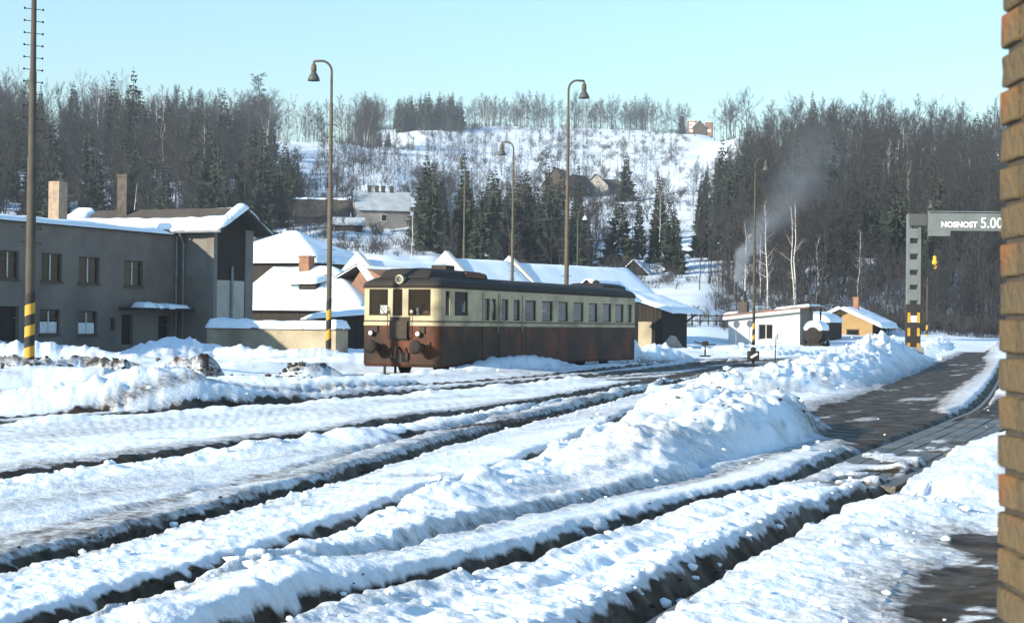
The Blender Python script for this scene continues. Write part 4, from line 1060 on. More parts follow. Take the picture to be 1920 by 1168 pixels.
rf = obj('roof', MB().add(pr + [(p[0], p[1], p[2] + .17) for p in pr], [(0, 3, 2, 1), (4, 5, 6, 7), (0, 1, 5, 4), (1, 2, 6, 5), (2, 3, 7, 6), (3, 0, 4, 7)]), MATS['roof_tile_red'], s8)
obj('fascia', MB().add([(xa - .36, -.44, zl - .35 * k8 - .28), (.1, -.44, zr8 - .25), (.1, -.405, zr8 - .25), (xa - .36, -.405, zl - .35 * k8 - .28), (xa - .36, -.44, zl - .35 * k8 - .02), (.1, -.44, zr8 + .02), (.1, -.405, zr8 + .02), (xa - .36, -.405, zl - .35 * k8 - .02)], [(0, 1, 5, 4), (0, 3, 2, 1), (4, 5, 6, 7), (1, 2, 6, 5), (3, 0, 4, 7)]), MATS['wood_white'], s8)
snow_on(rf, (-2.1, -.42, zr8 - 2.1 * k8 + .17), (3.0, 0, 3.0 * k8), (0, 4.8, 0), .16, 81, 12, 12, .1, .3)
snow_on(rf, (xa - .4, -.3, zl - .35 * k8 + .17), (1.2, 0, 1.2 * k8), (0, 4, 0), .18, 82, 8, 10, .12, .3)
obj('porch_post', MB().b(.72, .84, .2, .32, 0, zr8 + .5), MATS['boards_dark'], s8)
obj('porch_post', MB().b(.72, .84, 3.6, 3.72, 0, zr8 + .5), MATS['boards_dark'], s8)
cx8 = W8.sz(1388, 575)[0]
ch8 = obj('chimney', chimney_mb(cx8, 1.0, zl, W8.sz(1388, 566)[1], .75, .6, .03), MATS['brick_sooty'], s8)
obj('stove_pipe', MB().tube([(cx8 + .1, 1.0, zl + .9), (cx8 + .1, 1.0, W8.sz(1391, 545)[1])], .1, 8), MATS['dark_iron'], ch8)

# --- yellow brick hut
W9 = Wall(1636, 160, N)
s9 = thing('yellow_hut', 'yellow brick hut with deep snow on its gabled roof and small chimney', 'hut', (W9.O.x, W9.O.y, 0), RZN)
xl, _ = W9.sz(1524, 600); zw = W9.sz(1636, 606)[1]; xm, zap = W9.sz(1580, 574); zap -= .3
pitch = (zap - zw) / (-xm); h2 = [W9.hole(1587, 1611, 617, 642), W9.hole(1571, 1578, 590, 599)]
zleft = zap + pitch * (xl - xm)
obj('gable_wall', MB().prism([(xl, -.2), (0, -.2), (0, zw), (xm, zap), (xl, zleft)], 0, 6), MATS['brick_yellow'], s9)
for h in h2:
    f = obj('window', MB().b(h[0], h[1], -.03, -.004, h[2], h[3]), MATS['wood_brown'], s9); obj('pane', MB().b(h[0] + .08, h[1] - .08, -.034, -.031, h[2] + .08, h[3] - .08), MATS['window_glass'], f)
obj('side_boarding', MB().b(.004, .05, .05, 5.9, 0, zw - .2), MATS['boards_dark'], s9)
r9 = obj('roof', MB().add([(1.1, -1.0, zw - 1.1 * pitch + .05), (1.1, 6.6, zw - 1.1 * pitch + .05), (xm, 6.6, zap + .05), (xm, -1.0, zap + .05), (xl - .8, -1.0, zleft - .8 * pitch + .05), (xl - .8, 6.6, zleft - .8 * pitch + .05)], [(0, 1, 2, 3), (3, 2, 5, 4)]), MATS['boards_brown'], s9)
snow_on(r9, (1.15, -1.05, zw - 1.1 * pitch + .07), (xm - 1.15, 0, zap - zw + 1.1 * pitch), (0, 7.8, 0), .32, 91, 16, 18, .08, .4)
snow_on(r9, (xl - .8, -1.05, zleft - .8 * pitch + .07), (xm - xl + .8, 0, zap - zleft + .8 * pitch), (0, 7.8, 0), .3, 92, 16, 18, .08, .4)
obj('chimney', chimney_mb(xm + .6, 3.0, zap - .6, P(1583, 557, 164).z, .5, .5, .04), MATS['brick_red'], s9)

# --- houses on the hillside
def gable_house(name, label, cat, px, Y, L, W, wh, rh, rot, wm, rm, wins=0, chim=(), snow=None, ridge_snow=False, zoff=-.4, wwin='window_glass'):
    x, y = at(px, Y); t = thing(name, label, cat, (x, y, gz(x, y) + zoff), rot)
    obj('wall', MB().prism([(-W / 2, -1.5), (W / 2, -1.5), (W / 2, wh), (0, wh + rh), (-W / 2, wh)], -L / 2, L / 2, 'x'), MATS[wm], t)
    sl_ = rh / (W / 2); o_ = .5
    r_ = obj('roof', MB().add([(-L / 2 - .4, -W / 2 - o_, wh - o_ * sl_ + .06), (L / 2 + .4, -W / 2 - o_, wh - o_ * sl_ + .06), (L / 2 + .4, 0, wh + rh + .08), (-L / 2 - .4, 0, wh + rh + .08), (-L / 2 - .4, W / 2 + o_, wh - o_ * sl_ + .06), (L / 2 + .4, W / 2 + o_, wh - o_ * sl_ + .06)], [(0, 1, 2, 3), (3, 2, 5, 4)]), MATS[rm], t)
    if snow:
        snow_on(r_, (-L / 2 - .4, -W / 2 - o_, wh - o_ * sl_ + .1), (L + .8, 0, 0), (0, W / 2 + o_, rh + o_ * sl_), snow, int(px), 12, 8, .06, .3)
        snow_on(r_, (-L / 2 - .4, W / 2 + o_, wh - o_ * sl_ + .1), (L + .8, 0, 0), (0, -W / 2 - o_, rh + o_ * sl_), snow, int(px) + 1, 12, 8, .06, .3)
    if ridge_snow: snow_on(r_, (-L / 2 - .4, -.45, wh + rh - .2), (L + .8, 0, 0), (0, .9, 0), .3, int(px), 16, 3, .1, .3)
    for i in range(wins):
        a = -L / 2 + L * (i + .5) / wins; f = obj('window', MB().b(a - .5, a + .5, -W / 2 - .06, -W / 2 - .003, wh * .35, wh * .35 + 1.2), MATS['wood_white'], t)
        obj('pane', MB().b(a - .4, a + .4, -W / 2 - .075, -W / 2 - .063, wh * .35 + .1, wh * .35 + 1.1), MATS[wwin], f)
    for c_ in chim: obj('chimney', chimney_mb(c_ * L, 0.1, wh + rh - .6, wh + rh + 1.0, .6, .6), MATS['brick_sooty'], r_)
    return t
gable_house('barn', 'long dark roofed barn on the shaded slope with snow along its ridge', 'barn', 601, 283, 8.6, 7, 1.4, 3.0, R(6), 'boards_dark', 'roof_felt', 0, (), None, True)
gable_house('stone_house', 'grey stone farmhouse with frosted grey roof and several small chimneys', 'house', 712, 282, 8.8, 6.2, 3.3, 2.9, R(14), 'stone_grey', 'roof_frost', 1, (-.22, -.08, .04, .2), None)
gable_house('open_shed', 'low open shed with pale roof below the stone farmhouse', 'shed', 652, 262, 4.2, 3.2, 1.3, 1.0, R(4), 'boards_dark', 'roof_frost')
gable_house('cottage', 'brown gabled cottage behind the pale lamp mast on the sunlit slope', 'cottage', 1046, 430, 7, 6.5, 3.0, 4.2, R(70), 'boards_brown', 'roof_tile_red', 0)
gable_house('cottage', 'dark roofed cottage in the middle of the hillside hamlet', 'cottage', 1082, 440, 5.0, 6, 2.6, 3.0, R(55), 'boards_dark', 'roof_felt', 1)
gable_house('cottage', 'pale walled cottage of the hamlet left of the lone spruce', 'cottage', 1118, 445, 6.4, 6, 2.8, 2.8, R(80), 'plaster_pale', 'roof_felt', 1)
gable_house('cottage', 'smallest cottage of the hamlet half hidden by the lone spruce', 'cottage', 1142, 450, 3.6, 4, 2.2, 2.0, R(10), 'boards_dark', 'roof_felt', 0)
gable_house('field_hut', 'dark hut with snow lined gable above the dark shed roof', 'hut', 1192, 228, 3.0, 3.4, .6, 1.6, R(75), 'boards_dark', 'roof_felt', 0, (), .12)
vt = gable_house('villa', 'red brick ridge top villa with pale windows and snowy central gable', 'villa', 1309, 795, 6.5, 6, 3.4, 3.0, R(80), 'boards_brown', 'roof_felt', 0, (), .3)
for (a, w_, zt_, wins_) in ((3.6, 4.2, 6.4, 3), (-4.2, 3.4, 5.6, 1)):
    obj('wing', MB().b(-2.5, 2.5, a - w_ / 2, a + w_ / 2, -1, zt_), MATS['brick_red'], vt)
    snow_on(vt, (-2.7, a - w_ / 2 - .2, zt_), (5.4, 0, 0), (0, w_ + .4, 0), .3, int(a * 10), 8, 8, .05, .3)
    for k in range(wins_): obj('window', MB().b(-2.56, -2.503, a - w_ * .3, a + w_ * .3, 1.0 + k * 1.75, 2.2 + k * 1.75), MATS['plaster_white'], vt)
# far right: tarpaulined heap, dark pointed hut, timber trestle
x, y = at(1787, 205); t = thing('covered_heap', 'grey tarpaulin covered heap with snow streak beside the road end', 'heap', (x, y, .2), -.2)
obj('tarpaulin', grid_slab((-1.9, -1.4, 0), (3.8, 0, 0), (0, 2.8, 0), 14, 10, 2.1, 77, .1, 1.5), MATS['metal_grey'], t, True)
snow_on(t, (-.5, -.9, 1.75), (1.1, 0, .3), (0, .7, .3), .15, 78, 6, 4, .08, .2, 'snow_patch')
x, y = at(1822, 212); t = thing('pointed_hut', 'dark steep roofed hut at the far end of the road', 'hut', (x, y, .2), R(65))
obj('roof', MB().prism([(-1.6, 0), (1.6, 0), (.1, 2.5), (-.1, 2.5)], 0, 4, 'x'), MATS['boards_dark'], t)
obj('door', MB().b(-.05, -.003, -.45, .45, .1, 1.4), MATS['boards_brown'], t)
x, y = at(1836, 220); t = thing('timber_trestle', 'dark timber trestle on posts beyond the road end', 'trestle', (x, y, 0), 0)
obj('beam', MB().b(0, 8, -.2, .2, 2.05, 2.35), MATS['boards_dark'], t)
for k in range(4): obj('post', MB().b(.6 + k * 2, .85 + k * 2, -.1, .1, 0, 2.05), MATS['boards_dark'], t); obj('brace', MB().tube([(.85 + k * 2, 0, 1.0), (1.6 + k * 2, 0, 2.05)], .07, 5), MATS['boards_dark'], t)
# fence behind the yard
fa, fb = P(1282, 600, 160), P(1372, 600, 168)
ft = thing('field_fence', 'weathered post and rail fence on snow between dark shed and white shed', 'fence', (fa.x, fa.y, gz(fa.x, fa.y)), math.atan2(fb.y - fa.y, fb.x - fa.x))
LF = (Vector((fb.x, fb.y)) - Vector((fa.x, fa.y))).length
for k in range(7): obj('post', MB().b(k * LF / 6 - .06, k * LF / 6 + .06, -.06, .06, -.3, 1.25), MATS['boards_brown'], ft)
for k in range(6):
    for z_ in (.55, 1.05): obj('rail', MB().b(k * LF / 6 + .065, (k + 1) * LF / 6 - .065, -.03, .03, z_ - .05, z_ + .05), MATS['boards_brown'], ft)
# ------------------------------------------------------------------ the railcar
mat('car_cream', (.41, .34, .20), .45, (.33, .275, .17), 1.4, col3=(.16, .13, .085), scale3=.9, spec=.2)
mat('car_red', (.165, .042, .016), .6, (.042, .020, .012), 1.3, lo=.3, hi=.62, col3=(.018, .012, .008), lo3=.38, hi3=.64, scale3=.55, spec=.15, stretch=(1, 1, .5))
mat('car_roof', (.030, .025, .020), .8, (.018, .016, .014), 1.5)
mat('car_dark', (.028, .022, .018), .8, (.05, .035, .024), 2)
mat('brass_trim', (.55, .46, .30), .5)
mat('seat_red', (.11, .04, .025), .8)
mat('lens', (.75, .75, .7), .15, spec=.8)
glassmat('cab_glass', .22); glassmat('coach_glass', .80, (.025, .028, .03), .12)
HB = CAR_HALF
car = thing('railcar', 'cream and rust red diesel railcar standing on the snowy track', 'railcar', (CARC.x, CARC.y, 0), RZD)
pS = CARC + N * HB
def side_s(px, py=600):
    q = on_plane(px, py, pS, N); return (q - CARC).dot(D), q.z
CLEN = side_s(1194, 600)[0]
def front_y(px, py=565):
    q = on_plane(px, py, CARC, D); return -(q - CARC).dot(N), q.z
ZB, ZL, ZT = .32, side_s(900, 607.5)[1] - .02, 3.12      # skirt, waist, eaves
RC = .33
def outline(ins, n=6, x0=0.0, x1=None, hb=HB):
    x1 = CLEN if x1 is None else x1
    r_ = max(RC - ins * .2, .1); a0, a1, h = x0 + ins, x1 - ins, hb - ins; pts = []
    for cx, cy, st in ((a0 + r_, -h + r_, 180), (a1 - r_, -h + r_, 270), (a1 - r_, h - r_, 0), (a0 + r_, h - r_, 90)):
        for k in range(n + 1):
            q = R(st + 90 * k / n); pts.append((cx + r_ * math.cos(q), cy + r_ * math.sin(q)))
    return pts
def loft(levels, cap=True, n=6):
    mb = MB(); rings = []
    for z_, pts in levels:
        rings.append([len(mb.v) + i for i in range(len(pts))]); mb.v += [(p[0], p[1], z_) for p in pts]
    for a, b in zip(rings, rings[1:]):
        k = len(a); mb.f += [(a[i], a[(i + 1) % k], b[(i + 1) % k], b[i]) for i in range(k)]
    if cap: mb.f += [tuple(reversed(rings[0])), tuple(rings[-1])]
    return mb
low = obj('lower_body', loft([(ZB, outline(.03)), (ZB + .1, outline(0)), (ZL - .07, outline(0))]), MATS['car_red'], car)
obj('waist_band', loft([(ZL - .067, outline(-.012)), (ZL + .0, outline(-.018)), (ZL + .03, outline(-.012))]), MATS['car_cream'], car)
obj('waist_trim', loft([(ZL + .075, outline(-.028)), (ZL + .11, outline(-.028))]), MATS['car_dark'], car)
# upper body with real window openings
SW = [(832, 845, 541, 591), (853, 878, 542, 592), (909, 918, 557, 605), (922, 930, 557, 605), (941, 953, 560, 605), (963, 975, 561, 605), (985, 1005, 563, 606), (1017, 1036, 564, 606), (1047, 1065, 566, 606), (1076, 1094, 567, 606), (1104, 1120, 569, 606), (1130, 1146, 570, 607), (1154, 1169, 571, 607), (1176, 1184, 573, 607), (1187, 1193, 574, 607)]
holes = []
for a, b, c, d in SW:
    s0, zt_ = side_s(a, c); s1, zb_ = side_s(b, d); zt2 = side_s(b, c)[1]
    holes.append((s0, s1, max(min(zb_, 2.35), ZL + .16), min((zt_ + zt2) / 2, 2.98)))
zb_c = sum(h[2] for h in holes[6:13]) / 7; zt_c = sum(h[3] for h in holes[6:13]) / 7
holes = [(h[0], h[1], (zb_c if i >= 2 else h[2]), (zt_c if i >= 2 else h[3])) for i, h in enumerate(holes)]
holes[0] = (RC + .10, RC + .44, holes[1][2], holes[1][3])
holes[1] = (max(holes[1][0], RC + .60),) + holes[1][1:]
holes = [h for h in holes if h[1] < CLEN - RC and h[0] > RC + .01]
up = MB(); z0u, z1u = ZL + .03, ZT
up.panel((0, -HB, 0), (1, 0, 0), RC, CLEN - RC, z0u, z1u, holes, (0, 1, 0), .07)
up.panel((0, HB, 0), (1, 0, 0), RC, CLEN - RC, z0u, z1u, holes[4:], (0, -1, 0), .07)
fy = [front_y(690)[0], front_y(725)[0], front_y(734)[0], front_y(752)[0], front_y(763)[0], front_y(805)[0]]
mid = (fy[2] + fy[3]) / 2 - .10; fy = [y_ - mid for y_ in fy]       # the gangway window sits on the centre line
fzb, fzt = front_y(780, 592)[1], front_y(780, 542)[1]
fh = [(-min(fy[0], HB - RC + .05), -fy[1], fzb, fzt), (-fy[2], -fy[3], fzb, fzt), (-fy[4], -max(fy[5], -HB + RC - .05), fzb, fzt)]
up.panel((0, 0, 0), (0, -1, 0), -(HB - RC), HB - RC, z0u, z1u, [], (1, 0, 0), .06) if False else None
up.panel((0, 0, 0), (0, -1, 0), min(-(HB - RC), fh[0][0] - .04), max(HB - RC, fh[2][1] + .04), z0u, z1u, fh, (1, 0, 0), .06)
up.panel((CLEN, 0, 0), (0, -1, 0), -(HB - RC), HB - RC, z0u, z1u, fh, (-1, 0, 0), .06)
for cx, cy, st in ((RC, -HB + RC, 180), (CLEN - RC, -HB + RC, 270), (CLEN - RC, HB - RC, 0), (RC, HB - RC, 90)):
    for k in range(6):
        q0, q1 = R(st + 15 * k), R(st + 15 * (k + 1))
        p0 = (cx + RC * math.cos(q0), cy + RC * math.sin(q0)); p1 = (cx + RC * math.cos(q1), cy + RC * math.sin(q1))
        up.quad((*p0, z0u), (*p1, z0u), (*p1, z1u), (*p0, z1u))
obj('upper_body', up, MATS['car_cream'], car)
def car_window(h, P0, U, inn, gm, nm='window'):
    """frame strip round the opening and a pane"""
    U = Vector(U); inn = Vector(inn); O = Vector(P0); Z = Vector((0, 0, 1)); a, b, c, d = h; t = .035
    f = MB()
    for (p, q, r_, s_) in ((a, b, c, c + t), (a, b, d - t, d), (a, a + t, c + t, d - t), (b - t, b, c + t, d - t)):
        vs = [O + U * u + Z * w_ + inn * e for e in (.045, .075) for u, w_ in ((p, r_), (q, r_), (q, s_), (p, s_))]
        f.add(vs, [(0, 1, 2, 3), (7, 6, 5, 4), (0, 4, 5, 1), (1, 5, 6, 2), (2, 6, 7, 3), (3, 7, 4, 0)])
    w = obj(nm, f, MATS['car_dark'], car)
    obj('pane', MB().quad(*[O + U * u + Z * v + inn * .06 for u, v in ((a + t, c + t), (b - t, c + t), (b - t, d - t), (a + t, d - t))]), MATS[gm], w)
    return w
for i, h in enumerate(holes):
    w = car_window(h, (0, -HB, 0), (1, 0, 0), (0, 1, 0), 'cab_glass' if i < 2 else 'coach_glass')
    if i == 8: obj('blind', MB().b(h[0] + .04, h[1] - .04, -HB + .09, -HB + .10, (h[2] + h[3]) / 2 + .05, h[3] - .04), MATS['seat_red'], w); w.children[0].data = w.children[0].data.copy(); w.children[0].data.materials[0] = MATS['cab_glass']
    if i > 3: car_window(h, (0, HB, 0), (1, 0, 0), (0, -1, 0), 'coach_glass')
for h in fh: car_window(h, (0, 0, 0), (0, -1, 0), (1, 0, 0), 'cab_glass', 'windscreen'); car_window(h, (CLEN, 0, 0), (0, -1, 0), (-1, 0, 0), 'coach_glass', 'windscreen')
# doors on the side
for a, b in ((905, 934), (937, 979)):
    s0, s1 = side_s(a)[0], side_s(b)[0]
    f = MB()
    for s_ in (s0, s1): f.b(s_ - .012, s_ + .012, -HB - .012, -HB - .003, ZB + .15, ZT - .15)
    dr = obj('door', f, MATS['car_dark'], car); obj('handle', MB().tube([(s1 - .08, -HB - .05, 1.5), (s1 - .08, -HB - .05, 2.2)], .02, 6), MATS['metal_grey'], dr)
    obj('step', MB().b(s0 + .05, s1 - .05, -HB - .16, -HB - .035, .42, .46), MATS['car_dark'], dr)
# roof
rl = [(ZT, -.03), (ZT + .10, -.02), (ZT + .22, .10), (ZT + .33, .34), (ZT + .40, .66), (ZT + .44, 1.05)]
roof = obj('roof', loft([(z_, outline(i_)) for z_, i_ in rl]), MATS['car_roof'], car, True)
gut = obj('gutter', loft([(ZT - .045, outline(-.03)), (ZT - .002, outline(-.05))]), MATS['car_dark'], car)
def hump(px0, px1, zt_, hw, name):
    y0 = 0; q0 = on_plane(px0, 520, CARC, N); q1 = on_plane(px1, 520, CARC, N); a, b = (q0 - CARC).dot(D), (q1 - CARC).dot(D)
    lv = []
    for z_, i_ in ((ZT + .3, 0), (zt_ - .12, .05), (zt_ - .03, .22), (zt_, .5)):
        lv.append((z_, [(a + i_ + (1.0 if z_ > ZT + .35 else 0) * .3, -hw + i_), (b - i_ * 1.6, -hw + i_), (b - i_ * 1.6, hw - i_), (a + i_ + (1.0 if z_ > ZT + .35 else 0) * .3, hw - i_)]))
    return obj(name, loft(lv), MATS['car_roof'], roof), a, b
h1, ha, hb_ = hump(756, 872, 3.80, .98, 'roof_radiator')
obj('louvre_panel', MB().b(ha + 3.0, ha + 4.6, -.99, -.94, ZT + .42, 3.72), MATS['rust'], roof)
obj('exhaust', MB().b(hb_ - 2.2, hb_ - 1.5, -.3, .3, 3.78, 3.98), MATS['car_dark'], roof)
hump(1092, 1140, 3.72, .9, 'roof_tank')
obj('roof_vent', MB().lathe([(.14, 0), (.14, .22), (.2, .24), (.0, .36)], 10, (1.4, .85, ZT + .28)), MATS['car_dark'], roof)
obj('roof_vent', MB().lathe([(.14, 0), (.14, .22), (.2, .24), (.0, .36)], 10, (CLEN - 1.6, -.2, ZT + .40)), MATS['car_dark'], roof)
# lamps
ly, lz = front_y(741, 524); ly -= mid
obj('headlamp_rim', MB().lathe([(.10, .02), (.16, .0), (.16, -.12), (.13, -.13), (.12, -.03)], 20, (.02, 0, lz), 'x'), MATS['brass_trim'], car, True)
obj('headlamp', MB().lathe([(.0, -.06), (.115, -.055), (.125, .3)], 18, (.02, 0, lz), 'x'), MATS['metal_grey'], car, True)
for px_, py_ in ((696, 624), (784, 626)):
    y_, z_ = front_y(px_, py_); y_ -= mid
    hl = obj('headlamp', MB().lathe([(.07, .01), (.10, -.08), (.105, -.13), (.09, -.15)], 16, (-.0, y_, z_), 'x'), MATS['car_dark'], car, True)
    obj('lamp_glass', MB().lathe([(.088, -.148), (.07, -.165), (.02, -.178)], 16, (0, y_, z_), 'x'), MATS['lens'], hl, True)
    obj('lamp_bracket', MB().b(-.06, -.002, y_ - .22, y_ - .02, z_ + .02, z_ + .26), MATS['car_dark'], hl)
# gangway door, dirt black, with pipes and hoses
obj('gangway_door', MB().b(-.03, -.004, -.36, .36, ZB + .15, fzb - .05), MATS['car_dark'], car)
obj('fall_plate', MB().b(-.14, -.035, -.34, .34, 1.30, 1.92), MATS['car_dark'], car)
for s_ in (-.44, .44):
    obj('handrail', MB().tube([(-.02, s_, 1.3), (-.09, s_, 1.35), (-.09, s_, 2.35), (-.02, s_, 2.4)], .018, 6), MATS['car_dark'], car)
    obj('marker_lamp', MB().lathe([(.05, 0), (.07, -.06), (.02, -.1)], 10, (-.02, s_ * 1.12, 2.25), 'x'), MATS['brass_trim'], car, True)
for s_ in (.88, -.88):
    bf = obj('buffer', MB().lathe([(.14, .1), (.14, -.32), (.06, -.33), (.06, -.46)], 14, (0, s_, 1.03), 'x'), MATS['car_dark'], car, True)
    obj('buffer_head', MB().lathe([(.23, -.46), (.25, -.50), (.12, -.54)], 18, (0, s_, 1.03), 'x'), MATS['dark_iron'], bf, True)
obj('buffer_beam', MB().b(-.06, -.034, -HB + .35, HB - .35, .82, 1.22), MATS['car_red'], car)
cp = obj('coupling', MB().tube([(0, 0, 1.0), (-.25, 0, .98), (-.33, 0, .8), (-.3, 0, .62)], .05, 8), MATS['dark_iron'], car)
for s_ in (-.3, .32): obj('brake_hose', MB().tube([(-.02, s_, 1.0), (-.16, s_, .9), (-.2, s_ * .9, .65), (-.12, s_ * .7, .55)], .03, 6), MATS['dark_iron'], car)
for s_ in (-.42, .0): obj('guard_iron', MB().b(-.02, .04, s_ + .55, s_ + .62, .06, ZB), MATS['dark_iron'], car)
for k in range(2): obj('wiper', MB().tube([(-.03, (.55, -.62)[k], fzb + .0), (-.04, (.85, -.9)[k], fzb + .42)], .012, 5), MATS['dark_iron'], car)
obj('paper_card', MB().b(.10, .115, fy[1] + .08, fy[1] + .36, fzb + .06, fzb + .36), MATS['plaster_white'], car)
# wheels and underframe
obj('underframe', MB().b(.6, CLEN - .6, -1.15, 1.15, .42, ZB - .003), MATS['car_dark'], car)
for bx in (3.2, CLEN - 3.4):
    for dx in (-1.35, 1.35):
        ws = obj('wheelset', MB().tube([(bx + dx, -.9, .46), (bx + dx, .9, .46)], .07, 8), MATS['dark_iron'], car)
        for s_ in (-.76, .76): obj('wheel', MB().lathe([(.46, -.06), (.46, .06), (.42, .07), (.1, .05)], 24, (bx + dx, s_, .46), 'y'), MATS['dark_iron'], ws)
    obj('bogie_frame', MB().b(bx - 2.0, bx + 2.0, -1.08, -.98, .35, .62).b(bx - 2.0, bx + 2.0, .98, 1.08, .35, .62), MATS['car_dark'], car)
for a, b in ((6.2, 8.4), (9.2, 11.5)): obj('equipment_box', MB().b(a, b, -1.25, -.6, .2, .5), MATS['car_dark'], car)
# interior
obj('floor', MB().b(.35, CLEN - .35, -HB + .2, HB - .2, 1.12, 1.2), MATS['car_dark'], car)
obj('partition', MB().b(1.95, 2.0, -HB + .12, HB - .12, 1.2, ZT - .02), MATS['car_dark'], car)
obj('cab_desk', MB().b(.12, .5, -1.2, -.42, 1.25, fzb - .02).b(.12, .4, .4, 1.1, 1.25, fzb - .06), MATS['car_dark'], car)
obj('brake_column', MB().tube([(.3, -.55, fzb - .02), (.3, -.55, fzb + .28)], .05, 8), MATS['metal_grey'], car)
nS = int((CLEN - 5) / 1.55)
for k in range(nS):
    for s_ in (-.78, .78): obj('seat', MB().b(4 + k * 1.55, 4.5 + k * 1.55, s_ - .45, s_ + .45, 1.25, 1.62).b(4.52 + k * 1.55, 4.64 + k * 1.55, s_ - .45, s_ + .45, 1.25, 2.3), MATS['seat_red'], car)
# the driver, standing at the desk behind the right windscreen
mat('skin', (.50, .30, .21), .6); mat('coat_blue', (.05, .06, .085), .9); mat('hair_dark', (.035, .025, .02), .8)
def driver():
    t = thing('person', 'person in dark coat and cap standing behind the right windscreen of the railcar', 'person', (0, 0, 0))
    p = CARC + D * .95 - N * (-.95); t.location = (p.x, p.y, 1.2); t.rotation_euler = (0, 0, RZD + math.pi)
    vs = [(0, 0, .93), (0, 0, 1.15), (0, 0, 1.36), (.01, 0, 1.46), (.0, -.09, .88), (.03, -.10, .48), (0, -.10, .08), (.13, -.10, .04), (0, .09, .88), (.03, .10, .48), (0, .10, .08), (.13, .10, .04),
          (0, -.19, 1.38), (.05, -.24, 1.12), (.26, -.20, 1.04), (.34, -.19, 1.05), (0, .19, 1.38), (.05, .24, 1.12), (.26, .20, 1.04), (.34, .19, 1.05)]
    es = [(0, 1), (1, 2), (2, 3), (0, 4), (4, 5), (5, 6), (6, 7), (0, 8), (8, 9), (9, 10), (10, 11), (2, 12), (12, 13), (13, 14), (14, 15), (2, 16), (16, 17), (17, 18), (18, 19)]
    rad = [.155, .15, .17, .065, .095, .07, .05, .045, .095, .07, .05, .045, .075, .055, .042, .035, .075, .055, .042, .035]
    me = bpy.data.meshes.new('body'); me.from_pydata(vs, es, []); o = link('body', me, t); me.materials.append(MATS['coat_blue'])
    md = o.modifiers.new('skin', 'SKIN'); sv = me.skin_vertices[0].data
    for i, r_ in enumerate(rad): sv[i].radius = (r_, r_ * (1.15 if i in (0, 1, 2) else 1)); 
    sv[0].use_root = True
    o.modifiers.new('smooth', 'SUBSURF').levels = 1
    hd = MB()
    prof = [(-.11, .04), (-.085, .062), (-.04, .078), (.0, .084), (.05, .084), (.09, .066), (.115, .03)]
    n = 16; o0 = 0
    for zz_, r_ in prof:
        for k in range(n):
            q = 2 * math.pi * k / n; x_, y_ = r_ * 1.12 * math.cos(q), r_ * .92 * math.sin(q)
            if abs(y_) < .018 and x_ > 0 and -.03 < zz_ < .02: x_ += .022
            hd.v.append((x_ + .02, y_, zz_ + 1.60))
    for i in range(len(prof) - 1):
        for k in range(n): hd.f.append((i * n + k, i * n + (k + 1) % n, (i + 1) * n + (k + 1) % n, (i + 1) * n + k))
    hd.f += [tuple(reversed(range(n))), tuple(range((len(prof) - 1) * n, len(prof) * n))]
    hd.tube([(.01, 0, 1.44), (.015, 0, 1.54)], .052, 10)
    obj('head', hd, MATS['skin'], t, True)
    for s_ in (-.033, .033): obj('eye', MB().lathe([(.003, .01), (.011, .0), (.003, -.01)], 8, (.098, s_, 1.612), 'x'), MATS['hair_dark'], t)
    obj('mouth', MB().b(.09, .100, -.022, .022, 1.542, 1.550), MATS['seat_red'], t)
    for s_ in (-.083, .083): obj('ear', MB().box((.02, s_, 1.60), (.035, .014, .055)), MATS['skin'], t, bevel=.005)
    obj('cap', MB().lathe([(.088, 0), (.10, .035), (.095, .07), (.03, .085)], 14, (.01, 0, 1.655)).b(.08, .165, -.055, .055, 1.655, 1.668), MATS['hair_dark'], t, True)
    for s_ in (-1, 1):
        hh = obj('hand', MB().box((.385, s_ * .19, 1.05), (.085, .08, .03)), MATS['skin'], t, bevel=.01)
        for k in range(4): obj('finger', MB().tube([(.42, s_ * .19 + (k - 1.5) * .02, 1.052), (.46 - abs(k - 1.5) * .006, s_ * .19 + (k - 1.5) * .021, 1.05), (.485 - abs(k - 1.5) * .01, s_ * .19 + (k - 1.5) * .021, 1.03)], [.009, .0085, .007], 6), MATS['skin'], hh)
        obj('thumb', MB().tube([(.37, s_ * .15, 1.05), (.41, s_ * .128, 1.045), (.435, s_ * .13, 1.035)], [.011, .01, .008], 6), MATS['skin'], hh)
driver()

# ------------------------------------------------------------------ rails, crossing planks
mat('rail_steel', (.10, .075, .06), .45, (.20, .17, .15), 4, metal=.5)
mat('plank_wet', (.085, .068, .052), .45, (.05, .042, .035), 2.0, stretch=(1, 1, 1), col3=(.14, .12, .10), scale3=1.2, bump=.3, bscale=15)
def rail(pts, top, parent, z_=None):
    mb = MB(); prof = [(-.065, -.14), (.065, -.14), (.065, -.11), (.012, -.09), (.012, -.04), (.036, -.03), (.036, 0), (-.036, 0), (-.036, -.03), (-.012, -.04), (-.012, -.09), (-.065, -.11)]
    k = len(prof)
    for i, p in enumerate(pts):
        a = pts[max(i - 1, 0)]; b = pts[min(i + 1, len(pts) - 1)]; t = Vector((b[0] - a[0], b[1] - a[1], 0)).normalized(); r_ = Vector((t.y, -t.x, 0))
        for u, w in prof: q = Vector((p[0], p[1], top + w)) + r_ * u; mb.v.append(tuple(q))
    for i in range(len(pts) - 1):
        for j in range(k): mb.f.append((i * k + j, i * k + (j + 1) % k, (i + 1) * k + (j + 1) % k, (i + 1) * k + j))
    return obj('rail', mb, MATS['rail_steel'], parent)
